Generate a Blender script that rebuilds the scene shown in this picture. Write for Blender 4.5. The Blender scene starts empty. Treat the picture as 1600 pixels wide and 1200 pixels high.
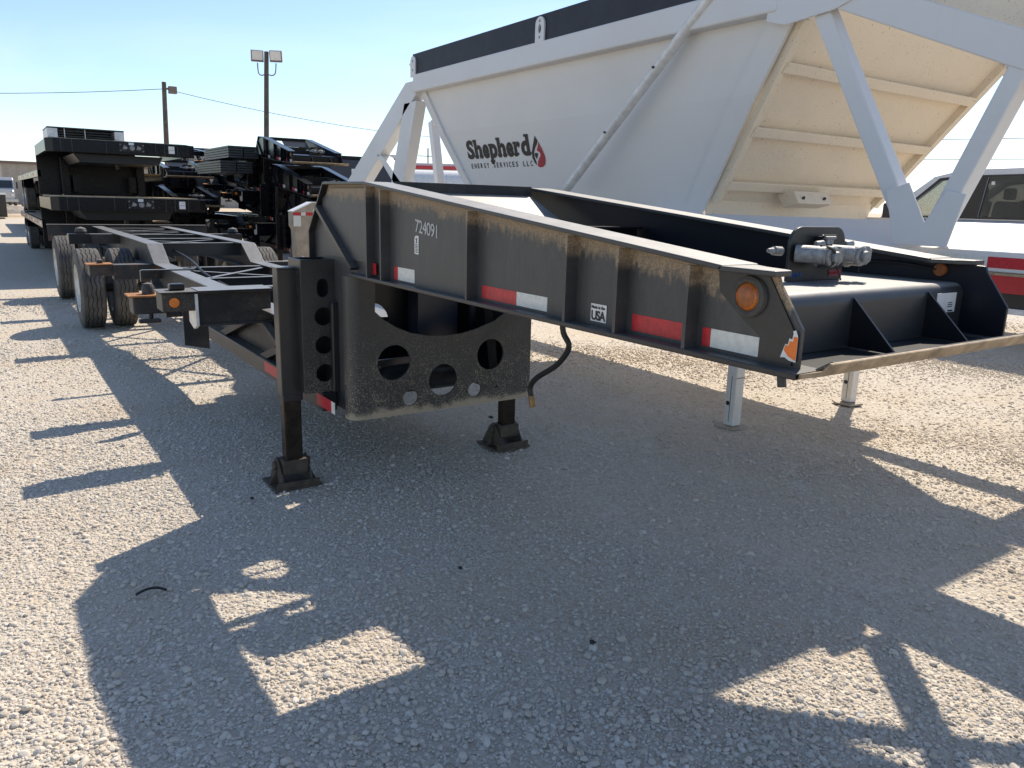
import bpy, bmesh, math, random
import numpy as np
from mathutils import Vector, Matrix
from mathutils.geometry import delaunay_2d_cdt

random.seed(7)
rng = np.random.default_rng(11)
R = math.radians
scene = bpy.context.scene
col = scene.collection

# ------------------------------------------------------------------ camera, light, exposure
YAW, PITCH, ROLL, EYE = R(34.25), R(13.16), R(1.49), 1.6
_h = Vector((math.sin(YAW), math.cos(YAW), 0))
_f = (_h * math.cos(PITCH) + Vector((0, 0, -math.sin(PITCH)))).normalized()
_r0 = Vector((math.cos(YAW), -math.sin(YAW), 0))
_u0 = _r0.cross(_f)
_rt = _r0 * math.cos(ROLL) + _u0 * math.sin(ROLL)
_up = _u0 * math.cos(ROLL) - _r0 * math.sin(ROLL)
cam_data = bpy.data.cameras.new("camera")
cam = bpy.data.objects.new("camera", cam_data)
col.objects.link(cam)
cam_data.sensor_width = 36
cam_data.lens = 36 * 1206 / 1600
cam_data.clip_start = 0.05
cam_data.clip_end = 3000
mw = Matrix.Identity(4)
for i in range(3):
    mw[i][0], mw[i][1], mw[i][2] = _rt[i], _up[i], -_f[i]
mw[2][3] = EYE
cam.matrix_world = mw
scene.camera = cam

SX, SY = 0.81, 0.44
sun_dir = Vector((SX, SY, 1)).normalized()
SUN_EL = math.asin(sun_dir.z)
SUN_AZ = math.atan2(sun_dir.x, sun_dir.y)
world = bpy.data.worlds.new("World")
scene.world = world
world.use_nodes = True
wn = world.node_tree.nodes
sky = wn.new("ShaderNodeTexSky")
sky.sky_type = 'NISHITA'
sky.sun_disc = False
sky.sun_elevation = SUN_EL
sky.sun_rotation = SUN_AZ
sky.altitude = 900
sky.air_density = 1.0
sky.dust_density = 0.7
sky.ozone_density = 2.3
bg = wn["Background"]
bg.inputs["Strength"].default_value = 0.115
# thin cirrus: a little white mixed in by a stretched noise over the whole sky
_tc = wn.new("ShaderNodeTexCoord")
_mp = wn.new("ShaderNodeMapping")
_mp.inputs['Scale'].default_value = (1.6, 3.0, 5.0)
_mp.inputs['Rotation'].default_value = (0.3, 0.2, 0.5)
_nz = wn.new("ShaderNodeTexNoise")
_nz.inputs['Scale'].default_value = 1.3
_nz.inputs['Detail'].default_value = 7
_nz.inputs['Distortion'].default_value = 0.8
_rp = wn.new("ShaderNodeMapRange")
_rp.inputs[1].default_value, _rp.inputs[2].default_value, _rp.inputs[4].default_value = 0.50, 0.82, 0.30
_mx = wn.new("ShaderNodeMix")
_mx.data_type = 'RGBA'
_mx.inputs[7].default_value = (6.6, 7.0, 7.4, 1)
_wl = world.node_tree.links
_wl.new(_tc.outputs['Generated'], _mp.inputs[0])
_wl.new(_mp.outputs[0], _nz.inputs['Vector'])
_wl.new(_nz.outputs['Fac'], _rp.inputs[0])
_wl.new(_rp.outputs[0], _mx.inputs[0])
_wl.new(sky.outputs[0], _mx.inputs[6])
_wl.new(_mx.outputs[2], bg.inputs[0])
sun_data = bpy.data.lights.new("sun", 'SUN')
sun_data.energy = 3.95
sun_data.angle = R(0.53)
sun_data.color = (1.0, 0.90, 0.755)
sun = bpy.data.objects.new("sun", sun_data)
col.objects.link(sun)
sun.rotation_euler = (-sun_dir).to_track_quat('-Z', 'Y').to_euler()
sun.location = (30, 20, 40)

vs = scene.view_settings
vs.view_transform = 'Standard'
vs.look = 'None'
vs.exposure = 0.68
vs.gamma = 1.0
vs.use_curve_mapping = False


# ------------------------------------------------------------------ materials
class NT:
    def __init__(self, name):
        self.m = bpy.data.materials.new(name)
        self.m.use_nodes = True
        self.t = self.m.node_tree
        self.b = self.t.nodes["Principled BSDF"]

    def n(self, kind, **kw):
        nd = self.t.nodes.new(kind)
        for k, v in kw.items():
            if k.startswith('i_'):
                nd.inputs[k[2:].replace('_', ' ')].default_value = v
            else:
                setattr(nd, k, v)
        return nd

    def l(self, a, b):
        self.t.links.new(a, b)

    def coord(self, scale=(1, 1, 1), kind='Object'):
        tc = self.n("ShaderNodeTexCoord")
        mp = self.n("ShaderNodeMapping")
        mp.inputs['Scale'].default_value = scale
        self.l(tc.outputs[kind], mp.inputs['Vector'])
        return mp.outputs[0]

    def noise(self, scale, detail=4, rough=0.6, vec=None):
        nd = self.n("ShaderNodeTexNoise")
        nd.inputs['Scale'].default_value = scale
        nd.inputs['Detail'].default_value = detail
        nd.inputs['Roughness'].default_value = rough
        if vec is not None:
            self.l(vec, nd.inputs['Vector'])
        return nd.outputs['Fac']

    def ramp(self, fac, a, b, ca=(0, 0, 0, 1), cb=(1, 1, 1, 1)):
        nd = self.n("ShaderNodeValToRGB")
        nd.color_ramp.elements[0].position = a
        nd.color_ramp.elements[1].position = b
        nd.color_ramp.elements[0].color = ca
        nd.color_ramp.elements[1].color = cb
        self.l(fac, nd.inputs[0])
        return nd.outputs[0]

    def math(self, op, a, b=0.5, c=None):
        nd = self.n("ShaderNodeMath", operation=op)
        for i, v in enumerate((a, b, c)):
            if v is None:
                continue
            if isinstance(v, (int, float)):
                nd.inputs[i].default_value = v
            else:
                self.l(v, nd.inputs[i])
        return nd.outputs[0]

    def mr(self, v, a, b, c=0.0, d=1.0):
        nd = self.n("ShaderNodeMapRange", clamp=True)
        nd.interpolation_type = 'SMOOTHSTEP'
        self.l(v, nd.inputs[0])
        for i, q in enumerate((a, b, c, d)):
            nd.inputs[i + 1].default_value = q
        return nd.outputs[0]

    def mix(self, fac, a, b):
        nd = self.n("ShaderNodeMix", data_type='RGBA')
        for s, v in ((0, fac), (6, a), (7, b)):
            if isinstance(v, (int, float)):
                nd.inputs[s].default_value = v
            elif isinstance(v, tuple):
                nd.inputs[s].default_value = v if len(v) == 4 else (*v, 1)
            else:
                self.l(v, nd.inputs[s])
        return nd.outputs[2]

    def bump(self, h, strength=0.3, dist=0.01):
        nd = self.n("ShaderNodeBump")
        nd.inputs['Strength'].default_value = strength
        nd.inputs['Distance'].default_value = dist
        self.l(h, nd.inputs['Height'])
        self.l(nd.outputs[0], self.b.inputs['Normal'])

    def set(self, c=None, r=None, met=None):
        for key, v in (('Base Color', c), ('Roughness', r), ('Metallic', met)):
            if v is None:
                continue
            if isinstance(v, tuple):
                self.b.inputs[key].default_value = v if len(v) == 4 else (*v, 1)
            elif isinstance(v, (int, float)):
                self.b.inputs[key].default_value = v
            else:
                self.l(v, self.b.inputs[key])
        return self.m

    def sep(self):
        tc = self.n("ShaderNodeTexCoord")
        s = self.n("ShaderNodeSeparateXYZ")
        self.l(tc.outputs['Object'], s.inputs[0])
        return s.outputs

    def upness(self, a=0.6, b=0.95):
        g = self.n("ShaderNodeNewGeometry")
        s = self.n("ShaderNodeSeparateXYZ")
        self.l(g.outputs['Normal'], s.inputs[0])
        return self.mr(s.outputs[2], a, b)


DUST = (0.34, 0.275, 0.20)


def mat_steel(name, base=(0.017, 0.018, 0.020), dust=0.35, top=0.30, rough=0.34, rust=0.0, speck=0.6, spec=0.5):
    m = NT(name)
    v = m.coord()
    big = m.ramp(m.noise(3.0, 5, 0.65, v), 0.42, 0.72)
    fine = m.ramp(m.noise(170.0, 2, 0.6, v), 0.60, 0.72)
    film = m.math('MULTIPLY', big, 0.10 * dust)
    spk = m.math('MULTIPLY', m.math('MULTIPLY', fine, big), speck * dust)
    d = m.math('ADD', film, spk)
    up = m.math('MULTIPLY', m.upness(), m.math('MULTIPLY_ADD', m.noise(14, 4, 0.7, v), 0.7, 0.25))
    c = m.mix(m.math('MINIMUM', d, 1.0), base, DUST)
    ut = m.math('MULTIPLY', up, top)
    c = m.mix(ut, c, (0.40, 0.385, 0.36))
    d = m.math('MINIMUM', m.math('MULTIPLY_ADD', ut, 0.35, d), 1.0)
    if rust:
        rr = m.math('MULTIPLY', m.ramp(m.noise(5.5, 6, 0.7, v), 0.55, 0.66), rust)
        c = m.mix(rr, c, (0.19, 0.075, 0.028))
    m.bump(m.noise(60, 3, 0.6, v), 0.05, 0.004)
    m.b.inputs['Specular IOR Level'].default_value = spec
    return m.set(c, m.math('MULTIPLY_ADD', d, 0.5, rough))


def mat_web(name):
    """web of the gooseneck: caked tan dust hanging under the top flange, thin grey film below"""
    m = NT(name)
    v = m.coord()
    s = m.sep()
    zt = m.math('MINIMUM', m.math('MULTIPLY_ADD', s[1], 0.0995, 1.434), 1.675)
    depth = m.math('SUBTRACT', zt, s[2])
    vs_ = m.coord((1, 26, 11))
    drip = m.noise(2.2, 4, 0.6, vs_)
    lim = m.math('MULTIPLY_ADD', drip, 0.10, 0.012)
    lim = m.math('MULTIPLY', lim, m.math('MULTIPLY_ADD', m.noise(4.5, 4, 0.7, v), 1.8, 0.1))
    edge = m.math('SUBTRACT', lim, depth)
    band = m.mr(edge, -0.022, 0.030)
    fine = m.ramp(m.noise(190, 3, 0.7, v), 0.36, 0.62)
    cake = m.math('MULTIPLY', band, m.math('MULTIPLY_ADD', fine, 0.62, 0.30))
    streak = m.ramp(m.noise(3.0, 5, 0.75, m.coord((1, 9, 2.5))), 0.3, 0.8)
    film = m.math('MULTIPLY_ADD', streak, 0.10, 0.045)
    spk = m.math('MULTIPLY', m.ramp(m.noise(230, 2, 0.6, v), 0.64, 0.72), 0.35)
    d = m.math('MINIMUM', m.math('ADD', m.math('ADD', cake, film), m.math('MULTIPLY', spk, streak)), 1.0)
    c0 = m.mix(m.math('MULTIPLY', film, 5.5), (0.024, 0.025, 0.027), (0.085, 0.083, 0.081))
    c = m.mix(m.math('MINIMUM', m.math('ADD', cake, m.math('MULTIPLY', spk, streak)), 0.9), c0, (0.42, 0.305, 0.185))
    m.bump(m.math('ADD', m.noise(80, 3, 0.6, v), m.math('MULTIPLY', cake, 0.6)), 0.15, 0.004)
    return m.set(c, m.math('MULTIPLY_ADD', d, 0.4, 0.42))


def mat_mudplate(name):
    m = NT(name)
    v = m.coord()
    s = m.sep()
    n1 = m.noise(9, 5, 0.7, v)
    lim = m.math('MULTIPLY_ADD', n1, 0.13, 0.435)
    mud = m.mr(m.math('SUBTRACT', lim, s[2]), -0.012, 0.03)
    fall = m.mr(s[2], 0.48, 1.05, 1.0, 0.08)
    fine = m.ramp(m.noise(150, 2, 0.65, v), 0.525, 0.61)
    blot = m.ramp(m.noise(11, 4, 0.7, v), 0.40, 0.62)
    spk = m.math('MULTIPLY', m.math('MULTIPLY', fine, fall), m.math('MULTIPLY_ADD', blot, 0.7, 0.25))
    d = m.math('MINIMUM', m.math('ADD', m.math('MULTIPLY', mud, 0.85), m.math('MULTIPLY', spk, 0.8)), 1.0)
    c0 = m.mix(m.ramp(m.noise(4, 5, 0.6, v), 0.3, 0.8), (0.020, 0.021, 0.022), (0.05, 0.049, 0.047))
    c = m.mix(d, c0, (0.40, 0.33, 0.235))
    m.bump(m.math('ADD', m.noise(70, 3, 0.6, v), d), 0.2, 0.004)
    return m.set(c, m.math('MULTIPLY_ADD', d, 0.45, 0.45))


def mat_plain(name, c, r=0.5, met=0.0, var=0.15, scale=8, bump=0.0):
    m = NT(name)
    v = m.coord()
    f = m.noise(scale, 5, 0.65, v)
    dark = tuple(q * (1 - var) for q in c)
    lite = tuple(min(1, q * (1 + var * 0.6)) for q in c)
    cc = m.mix(m.ramp(f, 0.3, 0.7), dark, lite)
    if bump:
        m.bump(m.noise(scale * 8, 3, 0.6, v), bump, 0.005)
    return m.set(cc, r, met)


def mat_white(name, spots=0.0, base=(0.70, 0.695, 0.685), dirt=0.12):
    m = NT(name)
    v = m.coord()
    big = m.ramp(m.noise(1.7, 6, 0.65, v), 0.45, 0.75)
    c = m.mix(m.math('MULTIPLY', big, dirt), base, (0.58, 0.49, 0.38))
    streak = m.ramp(m.noise(2.0, 5, 0.7, m.coord((9, 9, 0.7))), 0.55, 0.85)
    c = m.mix(m.math('MULTIPLY', streak, dirt * 0.5), c, (0.5, 0.42, 0.33))
    if spots:
        s1 = m.ramp(m.noise(60, 2, 0.5, v), 0.71, 0.725)
        s2 = m.ramp(m.noise(130, 2, 0.5, v), 0.665, 0.69)
        zone = m.ramp(m.noise(2.2, 3, 0.6, v), 0.35, 0.65)
        sp = m.math('MAXIMUM', s1, m.math('MULTIPLY', s2, zone))
        c = m.mix(m.math('MULTIPLY', sp, spots), c, (0.16, 0.105, 0.06))
    m.bump(m.noise(40, 3, 0.6, v), 0.04, 0.004)
    return m.set(c, m.math('MULTIPLY_ADD', big, 0.2, 0.38))


def mat_rubber(name):
    m = NT(name)
    v = m.coord()
    big = m.ramp(m.noise(6, 5, 0.7, v), 0.35, 0.7)
    c = m.mix(m.math('MULTIPLY_ADD', big, 0.50, 0.12), (0.030, 0.030, 0.031), (0.21, 0.19, 0.165))
    m.bump(m.noise(90, 3, 0.6, v), 0.15, 0.003)
    return m.set(c, 0.75)


def mat_stone(name):
    m = NT(name)
    oi = m.n("ShaderNodeObjectInfo")
    v = m.coord((1, 1, 1))
    r = oi.outputs['Random']
    nd = m.n("ShaderNodeValToRGB")
    cr = nd.color_ramp
    cr.elements[0].position, cr.elements[0].color = 0.0, (0.43, 0.37, 0.295, 1)
    cr.elements[1].position, cr.elements[1].color = 1.0, (0.70, 0.655, 0.585, 1)
    for p, c in ((0.25, (0.53, 0.49, 0.43, 1)), (0.5, (0.61, 0.565, 0.50, 1)), (0.7, (0.54, 0.475, 0.39, 1)), (0.85, (0.64, 0.61, 0.56, 1))):
        e = cr.elements.new(p)
        e.color = c
    m.l(r, nd.inputs[0])
    g = m.n("ShaderNodeNewGeometry")
    tan = m.ramp(m.noise(0.45, 4, 0.6, g.outputs['Position']), 0.42, 0.62)
    sx = m.n("ShaderNodeSeparateXYZ")
    m.l(g.outputs['Position'], sx.inputs[0])
    tan = m.math('MULTIPLY', m.math('MAXIMUM', m.math('MULTIPLY', tan, 0.6), m.mr(sx.outputs[0], 1.2, 4.5)), 0.55)
    c = m.mix(m.ramp(m.noise(2.0, 3, 0.6, v), 0.35, 0.75), nd.outputs[0], (0.54, 0.485, 0.41))
    return m.set(m.mix(tan, c, (0.55, 0.44, 0.325)), 0.9)


def mat_ground(name):
    m = NT(name)
    g = m.n("ShaderNodeNewGeometry")
    pos = g.outputs['Position']
    patch = m.ramp(m.noise(0.35, 5, 0.6, pos), 0.40, 0.62)
    sand = m.ramp(m.noise(0.9, 5, 0.65, pos), 0.50, 0.70)
    far = m.n("ShaderNodeVectorMath", operation='LENGTH')
    m.l(pos, far.inputs[0])
    vor = m.n("ShaderNodeTexVoronoi", feature='F1')
    vor.inputs['Scale'].default_value = 58
    m.l(pos, vor.inputs['Vector'])
    vor2 = m.n("ShaderNodeTexVoronoi", feature='F1')
    vor2.inputs['Scale'].default_value = 24
    m.l(pos, vor2.inputs['Vector'])
    cs = m.n("ShaderNodeSeparateXYZ")
    m.l(vor.outputs['Color'], cs.inputs[0])
    cell = m.mix(m.ramp(cs.outputs[0], 0.0, 1.0), (0.46, 0.395, 0.31), (0.62, 0.565, 0.485))
    c = m.mix(m.math('MULTIPLY', sand, 0.8), cell, (0.54, 0.435, 0.315))
    c = m.mix(m.math('MULTIPLY', patch, 0.35), c, (0.50, 0.42, 0.32))
    farf = m.mr(far.outputs['Value'], 45, 120)
    c = m.mix(m.math('MULTIPLY', farf, 0.8), c, (0.52, 0.40, 0.265))
    h = m.math('ADD', m.math('MULTIPLY', vor.outputs['Distance'], -0.7), m.math('MULTIPLY', vor2.outputs['Distance'], -0.8))
    h = m.math('ADD', h, m.math('MULTIPLY', m.noise(160, 3, 0.7, pos), 0.25))
    m.bump(h, 0.75, 0.020)
    return m.set(c, 0.95)


MAT = {}
MAT['black'] = mat_steel("black_paint")
MAT['black_clean'] = mat_steel("black_paint_clean", base=(0.010, 0.011, 0.014), dust=0.08, top=0.07, rough=0.32, speck=0.2, spec=0.35)
MAT['black_new'] = mat_steel("black_paint_new", base=(0.0045, 0.005, 0.008), dust=0.02, top=0.05, rough=0.26, speck=0.1, spec=0.22)
MAT['flange'] = mat_steel("dusty_sheen_flange_paint", base=(0.03, 0.031, 0.033), dust=0.25, top=0.95, rough=0.40, spec=0.6)  # pale tops: settled dust, with the sky's grazing sheen put into the colour
MAT['rail'] = mat_steel("dusty_sheen_rail_paint", base=(0.022, 0.024, 0.027), dust=0.25, top=0.75, rough=0.28, spec=0.8)  # tops paled the same way: dust plus painted sky sheen
MAT['muddy'] = mat_steel("muddy_black_paint", dust=1.5, top=0.45, rough=0.5, rust=0.12, speck=0.9)
MAT['rusty'] = mat_steel("rusty_black_paint", dust=0.8, top=0.35, rough=0.5, rust=0.85, speck=0.8)
MAT['rust_top'] = mat_plain("orange_rust", (0.36, 0.155, 0.055), 0.8, 0, 0.5, 25, 0.2)
MAT['web'] = mat_web("dust_caked_web_paint")
MAT['mudplate'] = mat_mudplate("mud_spattered_plate")
MAT['far_web'] = mat_steel('clean_navy_black', base=(0.008, 0.009, 0.015), dust=0.06, top=0.1, rough=0.35, speck=0.2, spec=0.35)  # clean black with a navy tint for the far neck beam
MAT['worn'] = mat_plain("worn_tan_steel", (0.40, 0.30, 0.19), 0.5, 0.25, 0.55, 18, 0.15)
MAT['tube'] = mat_plain("greased_leg_tube", (0.040, 0.030, 0.022), 0.25, 0.5, 0.5, 14)
MAT['foot'] = mat_plain("dirty_brown_foot", (0.085, 0.066, 0.048), 0.7, 0.1, 0.5, 22, 0.3)
MAT['white'] = mat_white("white_paint")
MAT['white_bounce_spot'] = mat_white("white_paint_warm_bounce_rust_spots", 0.8, (0.80, 0.685, 0.525), 0.25)  # warm ground bounce put into the base colour, under the rust spots
MAT['white_leg'] = mat_white("chipped_white_paint", 0.9, (0.70, 0.67, 0.62), 0.6)
MAT['dirty_beige'] = mat_plain('road_grime_beige', (0.36, 0.30, 0.23), 0.7, 0, 0.3, 6)
MAT['red'] = mat_plain("red_paint", (0.50, 0.025, 0.03), 0.35, 0, 0.15)
MAT['tape_red'] = mat_plain("red_reflector", (0.50, 0.018, 0.028), 0.35, 0, 0.3, 60)
MAT['tape_white'] = mat_plain("white_reflector", (0.66, 0.67, 0.62), 0.35, 0, 0.15, 60)
MAT['rubber'] = mat_rubber("tyre_rubber")
MAT['rim'] = mat_plain("white_wheel_disc", (0.62, 0.60, 0.57), 0.4, 0.1, 0.25, 10)
MAT['rim_steel'] = mat_plain("steel_wheel_disc", (0.45, 0.46, 0.47), 0.35, 0.7, 0.2, 10)
MAT['galv'] = mat_plain("galvanised_tube", (0.74, 0.73, 0.71), 0.45, 0.12, 0.25, 12)
MAT['alu'] = mat_plain("cast_aluminium", (0.30, 0.30, 0.30), 0.55, 0.35, 0.45, 60, 0.3)
MAT['amber'] = mat_plain("amber_lens", (0.75, 0.20, 0.015), 0.2, 0, 0.3, 60)
MAT['amber_dim'] = mat_plain("dusty_amber_lens", (0.34, 0.10, 0.02), 0.35, 0, 0.4, 60)
MAT['orange'] = mat_plain("orange_sticker", (0.85, 0.19, 0.02), 0.5, 0, 0.1)
MAT['paper'] = mat_plain("white_sticker", (0.72, 0.72, 0.70), 0.5, 0, 0.1, 30)
MAT['ink'] = mat_plain("black_print", (0.014, 0.014, 0.015), 0.5, 0, 0.1)
MAT['ink_white'] = mat_plain("faded_white_print", (0.50, 0.50, 0.49), 0.6, 0, 0.35, 90)
MAT['crimson'] = mat_plain("crimson_print", (0.36, 0.022, 0.04), 0.5, 0, 0.1)
MAT['blue_ink'] = mat_plain("blue_label", (0.03, 0.11, 0.32), 0.5, 0, 0.3, 90)
MAT['red_ink'] = mat_plain("red_label", (0.22, 0.03, 0.045), 0.5, 0, 0.3, 90)
MAT['board'] = mat_plain("dark_side_board", (0.017, 0.018, 0.027), 0.55, 0, 0.4, 6, 0.2)
MAT['gasket'] = mat_plain("grey_rubber_ring", (0.075, 0.070, 0.062), 0.8, 0, 0.3, 40)
MAT['hose'] = mat_plain("black_rubber_hose", (0.018, 0.018, 0.018), 0.5, 0, 0.2, 20)
MAT['brass'] = mat_plain("dull_brass", (0.28, 0.17, 0.07), 0.45, 0.6, 0.3, 30)
MAT['wood'] = mat_plain("deck_timber", (0.44, 0.34, 0.22), 0.8, 0, 0.35, 9, 0.2)
MAT['slat'] = mat_plain("grey_steel_planks", (0.022, 0.026, 0.029), 0.4, 0.1, 0.35, 9)
MAT['car'] = mat_plain("silver_blue_car_paint", (0.50, 0.53, 0.58), 0.22, 0.25, 0.04)
MAT['trim'] = mat_plain("black_plastic_trim", (0.012, 0.012, 0.013), 0.4, 0, 0.1)
MAT['pole'] = mat_plain("weathered_pole_wood", (0.12, 0.095, 0.075), 0.85, 0, 0.4, 6, 0.3)
MAT['wire'] = mat_plain("overhead_cable", (0.06, 0.065, 0.07), 0.6, 0, 0.1)
MAT['lampbody'] = mat_plain("floodlight_housing", (0.20, 0.15, 0.13), 0.5, 0.3, 0.2)
MAT['lampglass'] = mat_plain("floodlight_lens", (0.80, 0.78, 0.72), 0.15, 0, 0.1)
MAT['cladding'] = mat_plain("beige_cladding", (0.42, 0.37, 0.31), 0.6, 0.1, 0.12, 3)
MAT['roof'] = mat_plain("pale_roof_sheet", (0.62, 0.62, 0.61), 0.5, 0.2, 0.12, 3)
MAT['grille'] = mat_plain("chrome_grille", (0.45, 0.45, 0.46), 0.25, 0.8, 0.3, 20)
MAT['navy'] = mat_plain("navy_paint", (0.014, 0.020, 0.042), 0.35, 0, 0.2)
MAT['dirt'] = mat_plain("sandy_dirt", (0.42, 0.31, 0.20), 0.95, 0, 0.25, 1.2, 0.4)
MAT['rubble'] = mat_plain("rubble_rock", (0.34, 0.29, 0.24), 0.95, 0, 0.4, 3, 0.4)
MAT['seat'] = mat_plain("dark_seat_cloth", (0.03, 0.03, 0.033), 0.8, 0, 0.2, 20)
MAT['stone'] = mat_stone("limestone_gravel")
MAT['ground'] = mat_ground("gravel_ground")
_g = NT("tinted_glass")
_g.set((0.018, 0.024, 0.026), 0.04)
_g.b.inputs['IOR'].default_value = 1.5
_g.b.inputs['Alpha'].default_value = 0.72
MAT['glass_dark'] = _g.m
_g = NT("green_side_glass")
_g.set((0.10, 0.17, 0.15), 0.04)
_g.b.inputs['Alpha'].default_value = 0.38
MAT['glass'] = _g.m


# ------------------------------------------------------------------ mesh helpers
def inside(p, poly):
    x, y = p
    c = False
    n = len(poly)
    for i in range(n):
        x1, y1 = poly[i]
        x2, y2 = poly[(i + 1) % n]
        if (y1 > y) != (y2 > y) and x < (x2 - x1) * (y - y1) / (y2 - y1) + x1:
            c = not c
    return c


def circle(cx, cy, r, n=28, ry=None):
    ry = r if ry is None else ry
    return [(cx + r * math.cos(2 * math.pi * i / n), cy + ry * math.sin(2 * math.pi * i / n)) for i in range(n)]


class MB:
    def __init__(self):
        self.v, self.f = [], []

    def add(self, vs_, fs):
        o = len(self.v)
        self.v += [tuple(q) for q in vs_]
        self.f += [tuple(i + o for i in f) for f in fs]
        return self

    def box(self, x0, x1, y0, y1, z0, z1):
        vs_ = [(x, y, z) for z in (z0, z1) for y in (y0, y1) for x in (x0, x1)]
        return self.add(vs_, [(0, 2, 3, 1), (4, 5, 7, 6), (0, 1, 5, 4), (2, 6, 7, 3), (0, 4, 6, 2), (1, 3, 7, 5)])

    def prism(self, poly, fn, t0, t1, holes=()):
        """outline poly (a, b) with holes swept from t0 to t1; fn(a, b, t) -> xyz"""
        loops = [list(poly)] + [list(h) for h in holes]
        pts, edges = [], []
        for lp in loops:
            o = len(pts)
            pts += [Vector(p) for p in lp]
            edges += [(o + i, o + (i + 1) % len(lp)) for i in range(len(lp))]
        cv, _, cf, *_r = delaunay_2d_cdt(pts, edges, [], 0, 1e-6)
        tris = []
        for f in cf:
            c = sum((cv[i] for i in f), Vector((0, 0))) / len(f)
            if inside(c, poly) and not any(inside(c, h) for h in holes):
                tris.append(tuple(f))
        n = len(cv)
        vs_ = [fn(p[0], p[1], t0) for p in cv] + [fn(p[0], p[1], t1) for p in cv]
        fs = [tuple(reversed(f)) for f in tris] + [tuple(i + n for i in f) for f in tris]
        self.add(vs_, fs)
        for lp in loops:
            m = len(lp)
            self.add([fn(a, b, t0) for a, b in lp] + [fn(a, b, t1) for a, b in lp],
                     [(i, (i + 1) % m, m + (i + 1) % m, m + i) for i in range(m)])
        return self

    def yz(self, poly, x0, x1, holes=()):
        return self.prism(poly, lambda a, b, t: (t, a, b), x0, x1, holes)

    def xz(self, poly, y0, y1, holes=()):
        return self.prism(poly, lambda a, b, t: (a, t, b), y0, y1, holes)

    def xy(self, poly, z0, z1, holes=()):
        return self.prism(poly, lambda a, b, t: (a, b, t), z0, z1, holes)

    def bar(self, p0, p1, w, h, up=(0, 0, 1)):
        p0, p1 = Vector(p0), Vector(p1)
        d = (p1 - p0).normalized()
        u = Vector(up)
        s = d.cross(u)
        if s.length < 1e-4:
            s = d.cross(Vector((1, 0, 0)))
        s.normalize()
        u = s.cross(d).normalized()
        vs_ = []
        for p in (p0, p1):
            for a, b in ((-1, -1), (1, -1), (1, 1), (-1, 1)):
                vs_.append(p + s * a * w / 2 + u * b * h / 2)
        return self.add(vs_, [(0, 1, 2, 3), (7, 6, 5, 4), (0, 4, 5, 1), (1, 5, 6, 2), (2, 6, 7, 3), (3, 7, 4, 0)])

    def cyl(self, p0, p1, r, n=20, r1=None, caps=True):
        p0, p1 = Vector(p0), Vector(p1)
        r1 = r if r1 is None else r1
        d = (p1 - p0).normalized()
        s = d.cross(Vector((0, 0, 1)))
        if s.length < 1e-4:
            s = d.cross(Vector((1, 0, 0)))
        s.normalize()
        u = s.cross(d)
        vs_ = []
        for p, q in ((p0, r), (p1, r1)):
            for i in range(n):
                a = 2 * math.pi * i / n
                vs_.append(p + s * q * math.cos(a) + u * q * math.sin(a))
        fs = [(i, (i + 1) % n, n + (i + 1) % n, n + i) for i in range(n)]
        if caps:
            fs += [tuple(reversed(range(n))), tuple(range(n, 2 * n))]
        return self.add(vs_, fs)

    def tube(self, path, r, n=10, smooth=True):
        pts = [Vector(p) for p in path]
        if smooth:
            out = []
            for i in range(len(pts) - 1):
                p0, p1, p2, p3 = pts[max(i - 1, 0)], pts[i], pts[i + 1], pts[min(i + 2, len(pts) - 1)]
                for k in range(6):
                    t = k / 6
                    out.append(0.5 * ((2 * p1) + (-p0 + p2) * t + (2 * p0 - 5 * p1 + 4 * p2 - p3) * t * t + (-p0 + 3 * p1 - 3 * p2 + p3) * t ** 3))
            pts = out + [pts[-1]]
        vs_, fs = [], []
        ref = Vector((0.31, 0.2, 0.93)).normalized()
        for i, p in enumerate(pts):
            d = (pts[min(i + 1, len(pts) - 1)] - pts[max(i - 1, 0)]).normalized()
            s = d.cross(ref).normalized()
            u = s.cross(d)
            for k in range(n):
                a = 2 * math.pi * k / n
                vs_.append(p + s * r * math.cos(a) + u * r * math.sin(a))
        for i in range(len(pts) - 1):
            for k in range(n):
                fs.append((i * n + k, i * n + (k + 1) % n, (i + 1) * n + (k + 1) % n, (i + 1) * n + k))
        fs += [tuple(reversed(range(n))), tuple((len(pts) - 1) * n + k for k in range(n))]
        return self.add(vs_, fs)

    def lathe(self, prof, c, axis='x', n=28):
        """prof: list of (t along the axis, radius)"""
        vs_, fs = [], []
        for t, r in prof:
            for k in range(n):
                a = 2 * math.pi * k / n
                q = (t, r * math.cos(a), r * math.sin(a)) if axis == 'x' else ((r * math.cos(a), t, r * math.sin(a)) if axis == 'y' else (r * math.cos(a), r * math.sin(a), t))
                vs_.append((c[0] + q[0], c[1] + q[1], c[2] + q[2]))
        for i in range(len(prof) - 1):
            for k in range(n):
                fs.append((i * n + k, i * n + (k + 1) % n, (i + 1) * n + (k + 1) % n, (i + 1) * n + k))
        return self.add(vs_, fs)


ORG = {}


def props(o, label=None, cat=None, group=None, kind=None):
    for k, v in (('label', label), ('category', cat), ('group', group), ('kind', kind)):
        if v:
            o[k] = v
    return o


def thing(name, label, cat, loc=(0, 0, 0), group=None):
    o = bpy.data.objects.new(name, None)
    col.objects.link(o)
    o.location = loc
    o.empty_display_size = 0.2
    ORG[o] = Vector(loc)
    return props(o, label, cat, group)


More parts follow.
